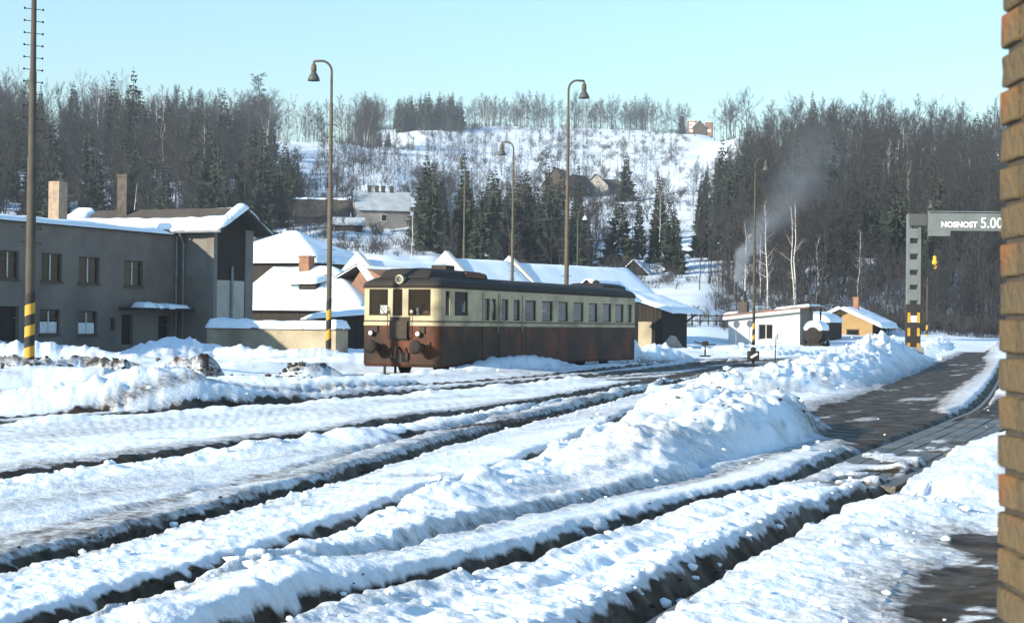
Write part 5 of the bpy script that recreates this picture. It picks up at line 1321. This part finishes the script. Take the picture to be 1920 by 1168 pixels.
for lab, rs in (('nearest track running past the platform bank to the plank crossing', (RAIL_A, RAIL_B)), ('second track whose two ruts merge at the big snow heap', (RUT_2, RUT_3)),
                ('third track, a single dark rut between two snow ridges', (RUT_1,)), ('fourth track, a faint rut nearest the railcar', (RUT_4,)), ('track under the railcar, flush with grey slush', (CAR_L, CAR_R))):
    t = thing('railway_track', lab, 'track')
    for r_ in rs: rail(r_, .0 if rs[0] is not CAR_L else .045, t)
cr = thing('plank_crossing', 'wet brown plank crossing laid between the nearest rails', 'crossing')
ra = np.array(RAIL_A); rb_ = np.array(RAIL_B)
def par(poly, Y): i = np.argsort(poly[:, 1]); return float(np.interp(Y, poly[i, 1], poly[i, 0]))
pm = {}
rg = random.Random(5)
for row in range(5):
    fa_, fb_ = .07 + row * .175, .07 + row * .175 + .16
    Yb = 20.6 + rg.uniform(-.6, .6) - row * .3
    while Yb < 33:
        L_ = 2.5; Ye = Yb + L_
        vs = []
        for Y_ in (Yb, Ye - .04):
            for f_ in (fa_, fb_):
                ya, yb = Y_ + .30, Y_ - .30
                xa_, xb_ = par(ra, ya), par(rb_, yb); vs.append((xa_ + (xb_ - xa_) * f_, ya + (yb - ya) * f_))
        zt_ = .045 + rg.uniform(-.006, .008)
        obj('plank', MB().add([(*v, -.06) for v in vs] + [(*v, zt_) for v in vs], [(4, 5, 7, 6), (0, 1, 5, 4), (1, 3, 7, 5), (3, 2, 6, 7), (2, 0, 4, 6)]), MATS['plank_wet'], cr)
        Yb = Ye

# ------------------------------------------------------------------ masts, lamps
mat('mast_grey', (.075, .062, .046), .8, (.05, .042, .034), 2); mat('mast_pale', (.11, .088, .06), .8, (.07, .057, .042), 2)
mat('stripe_yellow', (.52, .30, .03), .7, (.40, .22, .03), 3); mat('stripe_black', (.025, .022, .02), .8)
mat('lamp_enamel', (.07, .07, .065), .5); mat('lamp_white', (.65, .66, .66), .5)
def spiral_stripes(h, r_, parent, turns=3, n=16):
    """two helical paint bands as their own raised skins"""
    for nm, ph, m in (('black_stripe', .5, 'stripe_black'), ('yellow_stripe', 0, 'stripe_yellow')):
        mb = MB(); k = 14 * turns
        for t_ in range(turns):
            for i in range(n):
                q0, q1 = 2 * math.pi * i / n, 2 * math.pi * (i + 1) / n
                zs_ = lambda q, e: min(h, max(0, (t_ + ph + e - 1 + .25 + q / (2 * math.pi) * .45) * h / turns + .12))
                a0, a1, b0, b1 = zs_(q0, 0), zs_(q0, .5), zs_(q1, 0), zs_(q1, .5)
                if a1 <= 0: continue
                c = lambda q, z_: (math.cos(q) * r_, math.sin(q) * r_, z_)
                mb.quad(c(q0, a0), c(q1, b0), c(q1, b1), c(q0, a1))
        obj(nm, mb, MATS[m], parent)
def lamp_mast(px, Y, toppy, arm, label, striped=True, mst='mast_pale', shade='lamp_enamel', pegs=True, hook=True, slim=1.0, ang=None):
    x, y = at(px, Y); b = G(px, 600, 0); p = P(px, 640, Y); z0 = float(ground_fields(np.array([p.x]), np.array([p.y]))[0][0]) - .1
    zt_ = P(px, toppy, Y).z
    t = thing('lamp_mast', label, 'lamp post', (p.x, p.y, z0), 0)
    Ht = zt_ - z0; r0_ = .118 * slim
    z1 = Ht * .56; z2 = Ht - .95
    obj('pole', MB().tube([(0, 0, 0), (0, 0, z1), (0, 0, z1 + .05), (0, 0, z2 * .92), (0, 0, z2 * .92 + .04), (0, 0, z2)], [r0_, r0_ * .95, r0_ * .72, r0_ * .68, r0_ * .5, r0_ * .48], 12), MATS[mst], t, True)
    if striped: spiral_stripes(2.6, r0_ + .006, t)
    if pegs:
        for k in range(int((z2 * .9 - 2.9) / .55)):
            zz_ = 2.9 + k * .55; rr = r0_ * (.97 if zz_ < z1 else .72); s_ = 1 if k % 2 else -1
            obj('peg', MB().tube([(-rr - .13, 0, zz_), (rr + .13, 0, zz_ + .02)], .014, 5), MATS['dark_iron'], t)
    a = arm * .45
    pts = [(0, 0, z2)] + [(a * (1 - math.cos(q)), 0, z2 + .45 + .48 * math.sin(q)) for q in [R(v) for v in range(0, 91, 15)]] + [(a * 1.75, 0, z2 + .91)]
    ar = obj('arm', MB().tube(pts, [r0_ * .45] * len(pts), 8), MATS[mst], t, True)
    ex = a * 1.75
    hl = obj('lamp_housing', MB().lathe([(.05, .0), (.06, -.12), (.11, -.16), (.13, -.42), (.09, -.46)], 14, (ex, 0, z2 + .91)), MATS[mst], t, True)
    obj('lamp_shade', MB().lathe([(.09, -.44), (.13, -.52), (.24, -.72), (.28, -.86), (.25, -.86), (.1, -.6)], 18, (ex, 0, z2 + .91)), MATS[shade], t, True)
    obj('bulb', MB().lathe([(.05, -.62), (.09, -.72), (.05, -.82)], 10, (ex, 0, z2 + .91)), MATS['lamp_white'], t, True)
    if ang is not None: t.rotation_euler = (0, 0, ang)
    return t
lamp_mast(616, 75, 114, -1, 'tall lamp mast with yellow and black base left of the railcar')
lamp_mast(1061, 85, 150, 1, 'tall lamp mast rising behind the middle of the railcar roof', ang=.15)
lamp_mast(959, 115, 266, -1, 'shorter lamp mast with hooked arm before the spruce clump', slim=.9)
lamp_mast(868, 128, 296, -1, 'thin lamp mast against the left part of the spruce clump', slim=.8, pegs=False, ang=1.2)
lamp_mast(1081, 180, 396, 1, 'slim distant lamp mast just right of the tallest mast behind the railcar', slim=.8, pegs=False, shade='lamp_white', ang=.2)
lamp_mast(1413, 125, 297, 1, 'lamp mast with striped base in front of the white shed', mst='mast_grey', slim=.9)
lamp_mast(1738, 163, 372, 1, 'striped based lamp mast behind the crane leg', mst='mast_grey', slim=.85, pegs=False, ang=1.0)
lamp_mast(1752, 232, 446, 1, 'second thin striped mast right of the crane leg', mst='mast_grey', slim=.9, pegs=False, ang=.9)
lamp_mast(1812, 240, 468, -1, 'faint lamp mast beside the dark pointed hut', mst='mast_grey', slim=.9, pegs=False, ang=1.2)
# the wooden mast at the left edge with insulator pins
p = P(55, 680, 52); z0 = gz(p.x, p.y) - .2
t = thing('telegraph_mast', 'tall tapering mast with paired insulator pins at the left edge', 'mast', (p.x, p.y, z0), 0)
obj('pole', MB().tube([(0, 0, 0), (0, 0, 2.7), (0, 0, 2.72), (0, 0, 6.6), (0, 0, 6.63), (0, 0, 9.2), (0, 0, 9.23), (0, 0, 14)], [.15, .145, .15, .135, .12, .105, .09, .06], 14), MATS['mast_grey'], t, True)
spiral_stripes(2.6, .156, t, 4)
for k in range(18):
    zz_ = 5.2 + k * .37 if k > 5 else 4.0 + k * .45
    rr = .11
    pn = obj('pin', MB().tube([(-rr - .17, 0, zz_ + .03), (rr + .17, 0, zz_ - .03)], .013, 5), MATS['dark_iron'], t)
    for s_ in (-1, 1): obj('insulator', MB().lathe([(.015, -.03), (.032, -.01), (.032, .02), (.012, .04)], 8, (s_ * (rr + .17), 0, zz_ - s_ * .03)), MATS['dark_iron'], pn)

# ------------------------------------------------------------------ loading crane with its capacity sign
mat('crane_grey', (.155, .17, .165), .7, (.115, .13, .125), 1.2); mat('crane_dark', (.07, .075, .075), .7); mat('sign_white', (.80, .80, .78), .6); mat('hook_yellow', (.70, .38, .02), .5)
p = P(1711, 668, 98); zg = gz(p.x, p.y) - .3
ct = thing('gantry_crane', 'grey gantry crane with lattice leg and beam lettered NOSNOST 5.00', 'crane', (p.x, p.y, 0), -.05)
ztop = P(1718, 402, 98).z; wL = .31
def lg(x0_):
    c = MB()
    for s_ in (-1, 1): c.b(x0_ + s_ * wL - .07, x0_ + s_ * wL + .07, -.22, .22, zg, ztop)
    l_ = obj('leg', c, MATS['crane_grey'], ct)
    hz_ = [P(1715, y_, 98).z for y_ in (402, 418, 429, 447, 457, 476, 487, 506, 516, 534, 543, 563, 572)]
    for i in range(0, len(hz_) - 1, 2):
        obj('batten_plate', MB().b(x0_ - wL + .07, x0_ + wL - .07, -.235, -.21, hz_[i + 1], hz_[i]), MATS['crane_grey'], l_)
    za, zb_ = P(1711, 587, 98).z, P(1708, 668, 98).z
    obj('base_casing', MB().b(x0_ - wL - .09, x0_ + wL + .09, -.25, .25, zg, za + .5), MATS['stripe_black'], l_)
    for a, b in ((586, 605), (615, 630), (643, 657)):
        for s_ in (-1, 1): obj('yellow_stripe', MB().b(x0_ + s_ * .27 - .08, x0_ + s_ * .27 + .08, -.27, -.253, P(1711, b, 98).z, P(1711, a, 98).z), MATS['stripe_yellow'], l_)
    obj('white_plate', MB().b(x0_ - .17, x0_ + .17, -.29, -.272, P(1711, 604, 98).z, P(1711, 592, 98).z), MATS['sign_white'], l_)
    obj('footing', MB().b(x0_ - .55, x0_ + .55, -.5, .5, zg - .2, zg + .55), MATS['stone_grey'], l_)
lg(0); lg(13.5)
zb0, zb1 = P(1740, 431, 97.5).z, P(1740, 398, 97.5).z; xb = (1734 - 1711) / F * 98
bm_ = MB(); bm_.b(xb, 14.5, -.62, -.58, zb0, zb1).b(xb, 14.5, -.74, -.42, zb1, zb1 + .05).b(xb, 14.5, -.74, -.42, zb0 - .05, zb0)
beam = obj('beam', bm_, MATS['crane_grey'], ct)
obj('cross_head', MB().b(-wL, xb + .6, -.41, -.26, zb1 - .75, zb1 - .1), MATS['crane_dark'], ct)
for k in range(5): obj('web_stiffener', MB().b(xb + 5.2 + k * 1.7, xb + 5.26 + k * 1.7, -.72, -.625, zb0 + .003, zb1 - .003), MATS['crane_grey'], beam)
def text(body, x_, z_, size, w, bold=.0):
    c = bpy.data.curves.new('lettering', 'FONT'); c.body = body; c.size = size; c.extrude = .004; c.offset = bold
    o = bpy.data.objects.new('lettering', c); COL.objects.link(o)
    o.parent = beam; o.rotation_euler = (math.pi / 2, 0, 0); o.location = (x_, -.632, z_); c.materials.append(MATS['sign_white'])
    bpy.context.view_layer.update(); k = w / max(o.dimensions.x, .01)
    me = bpy.data.meshes.new_from_object(o); bpy.data.objects.remove(o); me.name = 'lettering'
    o = link('lettering', me, beam); o.rotation_euler = (math.pi / 2, 0, 0); o.location = (x_, -.632, z_); o.scale = (k, 1, 1); return o
def bx(px): return (px - 1711) / F * 97.4
zt0_, zt1_ = P(1790, 426.5, 97.4).z, P(1790, 416, 97.4).z
text('NOSNOST', bx(1757.5), zt0_, (zt1_ - zt0_) / .72, bx(1824.5) - bx(1757.5), .013)
zt2_ = P(1850, 408, 97.4).z
text('5.00 t', bx(1830.5), zt0_ - .02, (zt2_ - zt0_) / .70, (bx(1873.5) - bx(1830.5)) * 1.30, .004)
tr = obj('trolley', MB().b(bx(1736), bx(1774), -.85, -.35, P(1750, 443, 97.5).z, zb0 - .053), MATS['crane_grey'], ct)
obj('hoist_chain', MB().tube([(bx(1747), -.6, P(1750, 443, 97.5).z), (bx(1747), -.6, P(1747, 482, 97.5).z)], .02, 5), MATS['dark_iron'], tr)
hk = obj('hook_block', MB().lathe([(.03, .1), (.10, .05), (.10, -.15), (.15, -.22), (.15, -.36), (.05, -.42)], 10, (bx(1747), -.6, P(1747, 483, 97.5).z)), MATS['hook_yellow'], ct, True)
obj('hook', MB().tube([(bx(1747), -.6, P(1747, 497, 97.5).z), (bx(1747) + .1, -.6, P(1747, 500, 97.5).z), (bx(1747) + .05, -.6, P(1747, 504, 97.5).z), (bx(1747) - .07, -.6, P(1747, 502, 97.5).z)], .025, 6), MATS['hook_yellow'], hk)

# ------------------------------------------------------------------ wagons beside the yellow hut
wp = P(1528, 650, 150); zw0 = gz(wp.x, wp.y)
wg = thing('covered_wagon', 'dark covered wagon with snow on its arched roof beside the yellow hut', 'wagon', (wp.x, wp.y, 0), RZD)
arc = [(1.25 * math.cos(R(a)), 2.35 + .55 * math.sin(R(a))) for a in range(0, 181, 20)]
obj('body', MB().prism([(-1.25, .75)] + [(1.25, .75)] + arc, 0, 4.6, 'x'), MATS['boards_dark'], wg)
for k in range(10): obj('board', MB().b(.05 + k * .455, .46 + k * .455, -1.28, -1.253, .85, 2.3), MATS['boards_dark'], wg)
sc_ = MB(); nA = 14
for j in range(9):
    for k in range(nA + 1):
        q = R(-4 + 188 * k / nA); e = min(j, 8 - j) / 8; th_ = .34 * math.sin(max(.15, min(math.pi - .15, q))) * (.55 + .45 * min(1, e * 4)) + .02
        sc_.v.append((-.18 + j * 4.96 / 8, (1.36 + th_ * .3) * math.cos(q), 2.36 + (.57 + th_) * math.sin(q)))
for j in range(8):
    for k in range(nA): a = j * (nA + 1) + k; sc_.f.append((a, a + 1, a + nA + 2, a + nA + 1))
sc_.f.append(tuple(range(nA + 1))); sc_.f.append(tuple(8 * (nA + 1) + k for k in range(nA, -1, -1)))
obj('snow_cover', sc_, M_SNOW, wg, True)
for bxx in (.9, 3.7):
    for s_ in (-.75, .75): obj('wheel', MB().lathe([(.46, -.06), (.46, .06), (.4, .07)], 18, (bxx, s_, .46), 'y'), MATS['dark_iron'], wg)
obj('underframe', MB().b(0, 4.6, -1.1, 1.1, .5, .74), MATS['dark_iron'], wg)
tp = P(1524, 640, 133); tk_ = thing('tank_wagon', 'small dark tank wagon with snow on its barrel beside the white shed', 'wagon', (tp.x, tp.y, 0), RZD)
obj('barrel', MB().lathe([(.05, -.12), (.4, -.09), (.66, -.02), (.72, .05), (.72, 2.3), (.6, 2.4)], 22, (0, 0, 1.35), 'x'), MATS['dark_iron'], tk_, True)
obj('end_rim', MB().lathe([(.70, -.03), (.75, -.03), (.75, .04), (.70, .04)], 22, (0, 0, 1.35), 'x'), MATS['dark_iron'], tk_, True)
sc_ = MB()
for j in range(9):
    for k in range(nA + 1):
        q = R(22 + 136 * k / nA); th_ = .30 * math.sin((q - R(22)) / R(136) * math.pi) ** .6 + .01
        sc_.v.append((-.05 + j * 2.3 / 8, (.74 + th_) * math.cos(q), 1.35 + (.74 + th_) * math.sin(q)))
for j in range(8):
    for k in range(nA): a = j * (nA + 1) + k; sc_.f.append((a, a + 1, a + nA + 2, a + nA + 1))
sc_.f.append(tuple(range(nA + 1))); sc_.f.append(tuple(8 * (nA + 1) + k for k in range(nA, -1, -1)))
obj('snow_cover', sc_, M_SNOW, tk_, True)
obj('underframe', MB().b(-.2, 2.5, -.75, .75, .45, .62), MATS['dark_iron'], tk_)
for bxx in (.4, 1.9):
    for s_ in (-.7, .7): obj('wheel', MB().lathe([(.42, -.06), (.42, .06), (.36, .07)], 18, (bxx, s_, .42), 'y'), MATS['dark_iron'], tk_)

# ------------------------------------------------------------------ small signals, posts, boards
def post_sign(px, Y, basepy, toppy, label, disc=True):
    p = P(px, basepy, Y); z0 = gz(p.x, p.y) - .1; zt_ = P(px, toppy, Y).z
    t = thing('disc_signal', label, 'sign', (p.x, p.y, z0), .35)
    obj('post', MB().tube([(0, 0, 0), (0, 0, zt_ - z0)], .035, 8), MATS['metal_grey'], t)
    obj('disc', MB().lathe([(.28, -.015), (.30, 0), (.28, .015)], 20, (0, -.055, zt_ - z0), 'y'), MATS['metal_grey'], t)
post_sign(1380, 134, 650, 608, 'round grey disc on a thin post before the white shed')
post_sign(1405, 138, 650, 607, 'pale round disc half hidden by the striped lamp mast')
p = P(1322, 672, 98); z0 = gz(p.x, p.y)
t = thing('point_lever', 'point lever with small lamp box and long arm in the snow', 'point lever', (p.x, p.y, z0), .1)
obj('stand', MB().b(-.04, .04, -.04, .04, 0, .6), MATS['dark_iron'], t); obj('lamp_box', MB().box((0, 0, .75), (.34, .3, .26)), MATS['dark_iron'], t, bevel=.03)
obj('lever', MB().tube([(-.65, 0, .86), (0, 0, .68), (.6, 0, .70)], .045, 6), MATS['dark_iron'], t); obj('base', MB().b(-.3, .3, -.15, .15, 0, .08), MATS['dark_iron'], t)
p = P(1412, 690, 74); z0 = gz(p.x, p.y)
t = thing('point_lantern', 'dark point lantern box with white bar standing in the slush', 'signal', (p.x, p.y, z0), .2)
obj('stand', MB().b(-.05, .05, -.05, .05, 0, .3), MATS['dark_iron'], t)
obj('lantern', MB().box((0, 0, .50), (.46, .32, .40)), MATS['dark_iron'], t, bevel=.03); obj('chimney_cap', MB().lathe([(.12, .68), (.12, .78), (.16, .8), (.02, .88)], 10), MATS['dark_iron'], t)
obj('white_bar', MB().box((-.02, -.175, .50), (.34, .02, .09), Matrix.Rotation(R(-30), 3, 'Y')), MATS['sign_white'], t)
obj('rod', MB().tube([(-.9, -.3, .05), (.3, .1, .06)], .03, 6), MATS['dark_iron'], t)
p = P(1453, 680, 88); z0 = gz(p.x, p.y); tag(obj('marker_stake', MB().tube([(0, 0, -.2), (.02, 0, .6), (-.01, 0, 1.35)], [.035, .03, .022], 6), MATS['boards_dark']), 'thin dark stake stuck in the snow right of the striped mast', 'stake').location = (p.x, p.y, z0)
p = P(1470, 655, 130); tag(obj('yellow_crate', MB().box((0, 0, .2), (.5, .4, .3)), MATS['hook_yellow'], None, bevel=.02), 'small yellow crate half buried before the yellow hut', 'crate').location = (P(1588, 645, 120).x, 120, gz(P(1588, 645, 120).x, 120) + .05)

# ------------------------------------------------------------------ brick pier at the right edge, out of focus
mat('brick_brown', (.098, .070, .034), .95, (.060, .044, .025), 9, col3=(.14, .08, .03), scale3=7, bump=.6, bscale=40)
mat('brick_ochre', (.112, .076, .034), .95, (.07, .05, .027), 9, col3=(.26, .085, .018), scale3=6, bump=.6, bscale=40)
mat('mortar', (.05, .042, .032), .95, (.035, .03, .024), 12)
PY1 = 3.45
ex = P(1872, 584, PY1).x
bw_ = thing('brick_pier', 'brown brick pier with rounded worn bricks at the right edge', 'pier', (ex, PY1, 0), 0)
obj('mortar_core', MB().b(.012, .9, -.72, -.014, .1, 3.6), MATS['mortar'], bw_)
bmesh_list = []
for v in range(6):
    rg = random.Random(900 + v); L_ = .248 if v % 2 else .118
    mbb = MB(); nx, nz_ = 8, 5
    bm = bmesh.new(); bmesh.ops.create_cube(bm, size=1)
    bmesh.ops.scale(bm, vec=(L_, .118 if v % 2 else .248, .066), verts=bm.verts); bmesh.ops.bevel(bm, geom=bm.edges[:], offset=.008, segments=2, affect='EDGES', profile=.6)
    for q in bm.verts: q.co += Vector((rg.gauss(0, .0012), rg.gauss(0, .0012), rg.gauss(0, .001)))
    me = bpy.data.meshes.new('brick'); bm.to_mesh(me); bm.free(); me.materials.append(MATS['brick_ochre' if v in (2, 3) else 'brick_brown']); me.polygons.foreach_set('use_smooth', [True] * len(me.polygons))
    bmesh_list.append((me, L_, .118 if v % 2 else .248))
zc = .12; row = 0; rg = random.Random(77)
while zc < 3.5:
    yy = 0
    for k in range(4):
        long_ = (k + row) % 2
        me, W_, L_ = bmesh_list[rg.randrange(3) * 2 + long_]
        me, L_, W_ = bmesh_list[rg.randrange(3) * 2 + long_]
        o = link('brick', me, bw_, (W_ / 2 + rg.gauss(0, .0013), -yy - L_ / 2 + rg.gauss(0, .002), zc + .033)); o.rotation_euler = (rg.gauss(0, .012), rg.gauss(0, .01), math.pi / 2 + rg.gauss(0, .012))
        yy += L_ + .009
        if k == 0:
            xx = W_ + .009
            for n_ in range(2):
                me2, L2, W2_ = bmesh_list[rg.randrange(3) * 2 + 1]; link('brick', me2, bw_, (xx + L2 / 2, -W2_ / 2 + rg.gauss(0, .002), zc + .033)); xx += L2 + .009
    zc += .0765; row += 1

# ------------------------------------------------------------------ loose snow and ice chunks
def chunk_mesh(seed):
    rg = random.Random(seed); bm = bmesh.new(); bmesh.ops.create_icosphere(bm, subdivisions=1, radius=1)
    for v in bm.verts: v.co *= rg.uniform(.65, 1.15); v.co.z *= .75
    v_ = np.array([v.co for v in bm.verts]); f_ = np.array([[v.index for v in f.verts] for f in bm.faces]); bm.free(); return v_, f_
CH = [chunk_mesh(s_) for s_ in range(8)]
items = []
rg = random.Random(4)
def along(poly, n, spread, smin, smax, offs=0.0, y1=1e9):
    L_ = len(poly) - 1
    for _ in range(n):
        u = rg.random() * L_; i = int(u); f = u - i; p = np.array(poly[i][:2]) * (1 - f) + np.array(poly[i + 1][:2]) * f
        a = np.array(poly[i + 1][:2]) - np.array(poly[i][:2]); a /= np.linalg.norm(a) + 1e-9; d = offs + rg.gauss(0, spread)
        x_, y_ = p[0] + a[1] * d, p[1] - a[0] * d
        if 6 < y_ < y1: items.append((x_, y_, smin * (smax / smin) ** (rg.random() ** 2)))
along(RAIL_A, 150, .22, .015, .055, .35, 45); along(RAIL_B, 150, .25, .015, .06, -.35, 40); along(RUT_2, 170, .3, .015, .06, .4, 40); along(RUT_3, 150, .25, .02, .07, .4, 40); along(RUT_1, 120, .3, .02, .08, .5, 60)
for i in (0, 1): along(BANKS[i][0], 60, .9, .02, .12, .5)
along(BANKS[2][0], 330, .9, .04, .26, -.2); along(BANKS[3][0], 60, 1.0, .05, .3); along(BANKS[12][0], 90, .5, .015, .06, .3); along(BANKS[10][0], 40, .8, .05, .3); along(BANKS[11][0], 60, 1, .08, .5)
along(BANKS[5][0], 40, 1.2, .02, .09); along(BANKS[4][0], 30, .8, .03, .10)
def lumps(items, name, label, m):
    xs = np.array([i[0] for i in items]); ys_ = np.array([i[1] for i in items]); gf = ground_fields(xs, ys_); zs = gf[0]; V = []; Fc = []; o = 0
    for (x_, y_, s_), z_, kd in zip(items, zs, gf[3]):
        if kd and (s_ > .09 or rg.random() < .8): continue
        v, f = CH[rg.randrange(8)]; a = rg.uniform(0, 6.28); c, s2 = math.cos(a), math.sin(a); kx, ky, kz = s_ * rg.uniform(.8, 1.4), s_ * rg.uniform(.8, 1.3), s_ * rg.uniform(.7, 1.1)
        w = np.stack([v[:, 0] * kx * c - v[:, 1] * ky * s2 + x_, v[:, 0] * kx * s2 + v[:, 1] * ky * c + y_, v[:, 2] * kz + z_ + s_ * .2], -1); V.append(w); Fc.append(f + o); o += len(v)
    tag(link(name, npmesh(name, np.concatenate(V), np.concatenate(Fc), m, False)), label, kind='stuff')
lumps(items, 'snow_chunks', 'loose chunks of snow strewn along ruts and banks', M_SNOW)
mat('dirt_clod', (.045, .036, .027), .9, (.14, .125, .11), 1.1, lo=.5, hi=.6, spec=.1)
items = []
for pts, h_, w_ in DIRT_HEAPS: along(pl(pts, .2, 4), 260, w_ * .5, .03, .10)
along(BANKS[0][0][-14:], 40, .5, .02, .07, -.1); along(BANKS[1][0], 40, .7, .02, .08, 0); along(RAIL_B, 260, .10, .008, .024, -.16, 34); along(RAIL_A, 180, .09, .010, .028, -.12, 40); along(RUT_2, 380, .12, .010, .032, -.16, 40); along(RUT_3, 240, .08, .012, .04, -.1, 36); along(RUT_1, 220, .2, .012, .04, -.3, 50)
lumps(items, 'dirt_clods', 'dark gritty clods on the dirty snow heaps', MATS['dirt_clod'])

# ------------------------------------------------------------------ chimney smoke and valley haze
def volume_mat(name, color, dens=None, noise=False):
    m = bpy.data.materials.new(name); m.use_nodes = True; nt = m.node_tree; nt.nodes.clear()
    out = nt.nodes.new('ShaderNodeOutputMaterial'); v = nt.nodes.new('ShaderNodeVolumePrincipled'); v.inputs['Color'].default_value = _rgba(color)
    v.inputs['Density'].default_value = dens or 0; v.inputs['Anisotropy'].default_value = .2
    nt.links.new(v.outputs[0], out.inputs['Volume']); return m, nt, v
HZ, _, _ = volume_mat('haze_air', (.86, .94, 1.0), .00026)
hb = MB().b(-900, 1100, -60, 1750, -2.8, 172)
ho = obj('haze', hb, HZ); tag(ho, 'thin bluish winter haze lying in the valley', kind='stuff')

sp = [P(1391, 543, 140.6), P(1386, 520, 140.6), P(1390, 495, 141), P(1402, 470, 142), P(1420, 440, 144), P(1450, 410, 147), P(1485, 370, 152), P(1520, 320, 158), P(1545, 275, 166)]
RR = [.16, .36, .55, .75, 1.15, 1.6, 2.2, 2.9, 3.4]
so = tag(bpy.data.objects.new('smoke', None), 'pale blue smoke drifting up from the white shed chimney', kind='stuff'); COL.objects.link(so)
pc = catmull([(q.x, q.y, q.z, r_) for q, r_ in zip(sp, RR)], 9)
PM = []
for k in range(6):
    od = (1.0, .36, .07, .018, .007, .003)[k]; PM.append(volume_mat('smoke_%d' % k, (.86, .94, 1.0), od)[0])
rg = random.Random(12)
for i in range(0, len(pc)):
    u = i / (len(pc) - 1); x_, y_, z_, r_ = pc[i]
    for n_ in range(1 if u < .15 else 2):
        rr = r_ * rg.uniform(.55, .95); v, f = CH[rg.randrange(8)]
        bm = bmesh.new(); bmesh.ops.create_icosphere(bm, subdivisions=2, radius=rr)
        for q in bm.verts: q.co *= rg.uniform(.88, 1.1)
        me = bpy.data.meshes.new('puff'); bm.to_mesh(me); bm.free()
        k = min(5, int(u * 6.2)); me.materials.append(PM[k])
        o = link('puff', me, so, (x_ + rg.gauss(0, .35) * r_, y_ + rg.gauss(0, .35) * r_, z_ + rg.gauss(0, .3) * r_)); o.scale = (1, 1, rg.uniform(.8, 1.2)); o['kind'] = 'stuff'
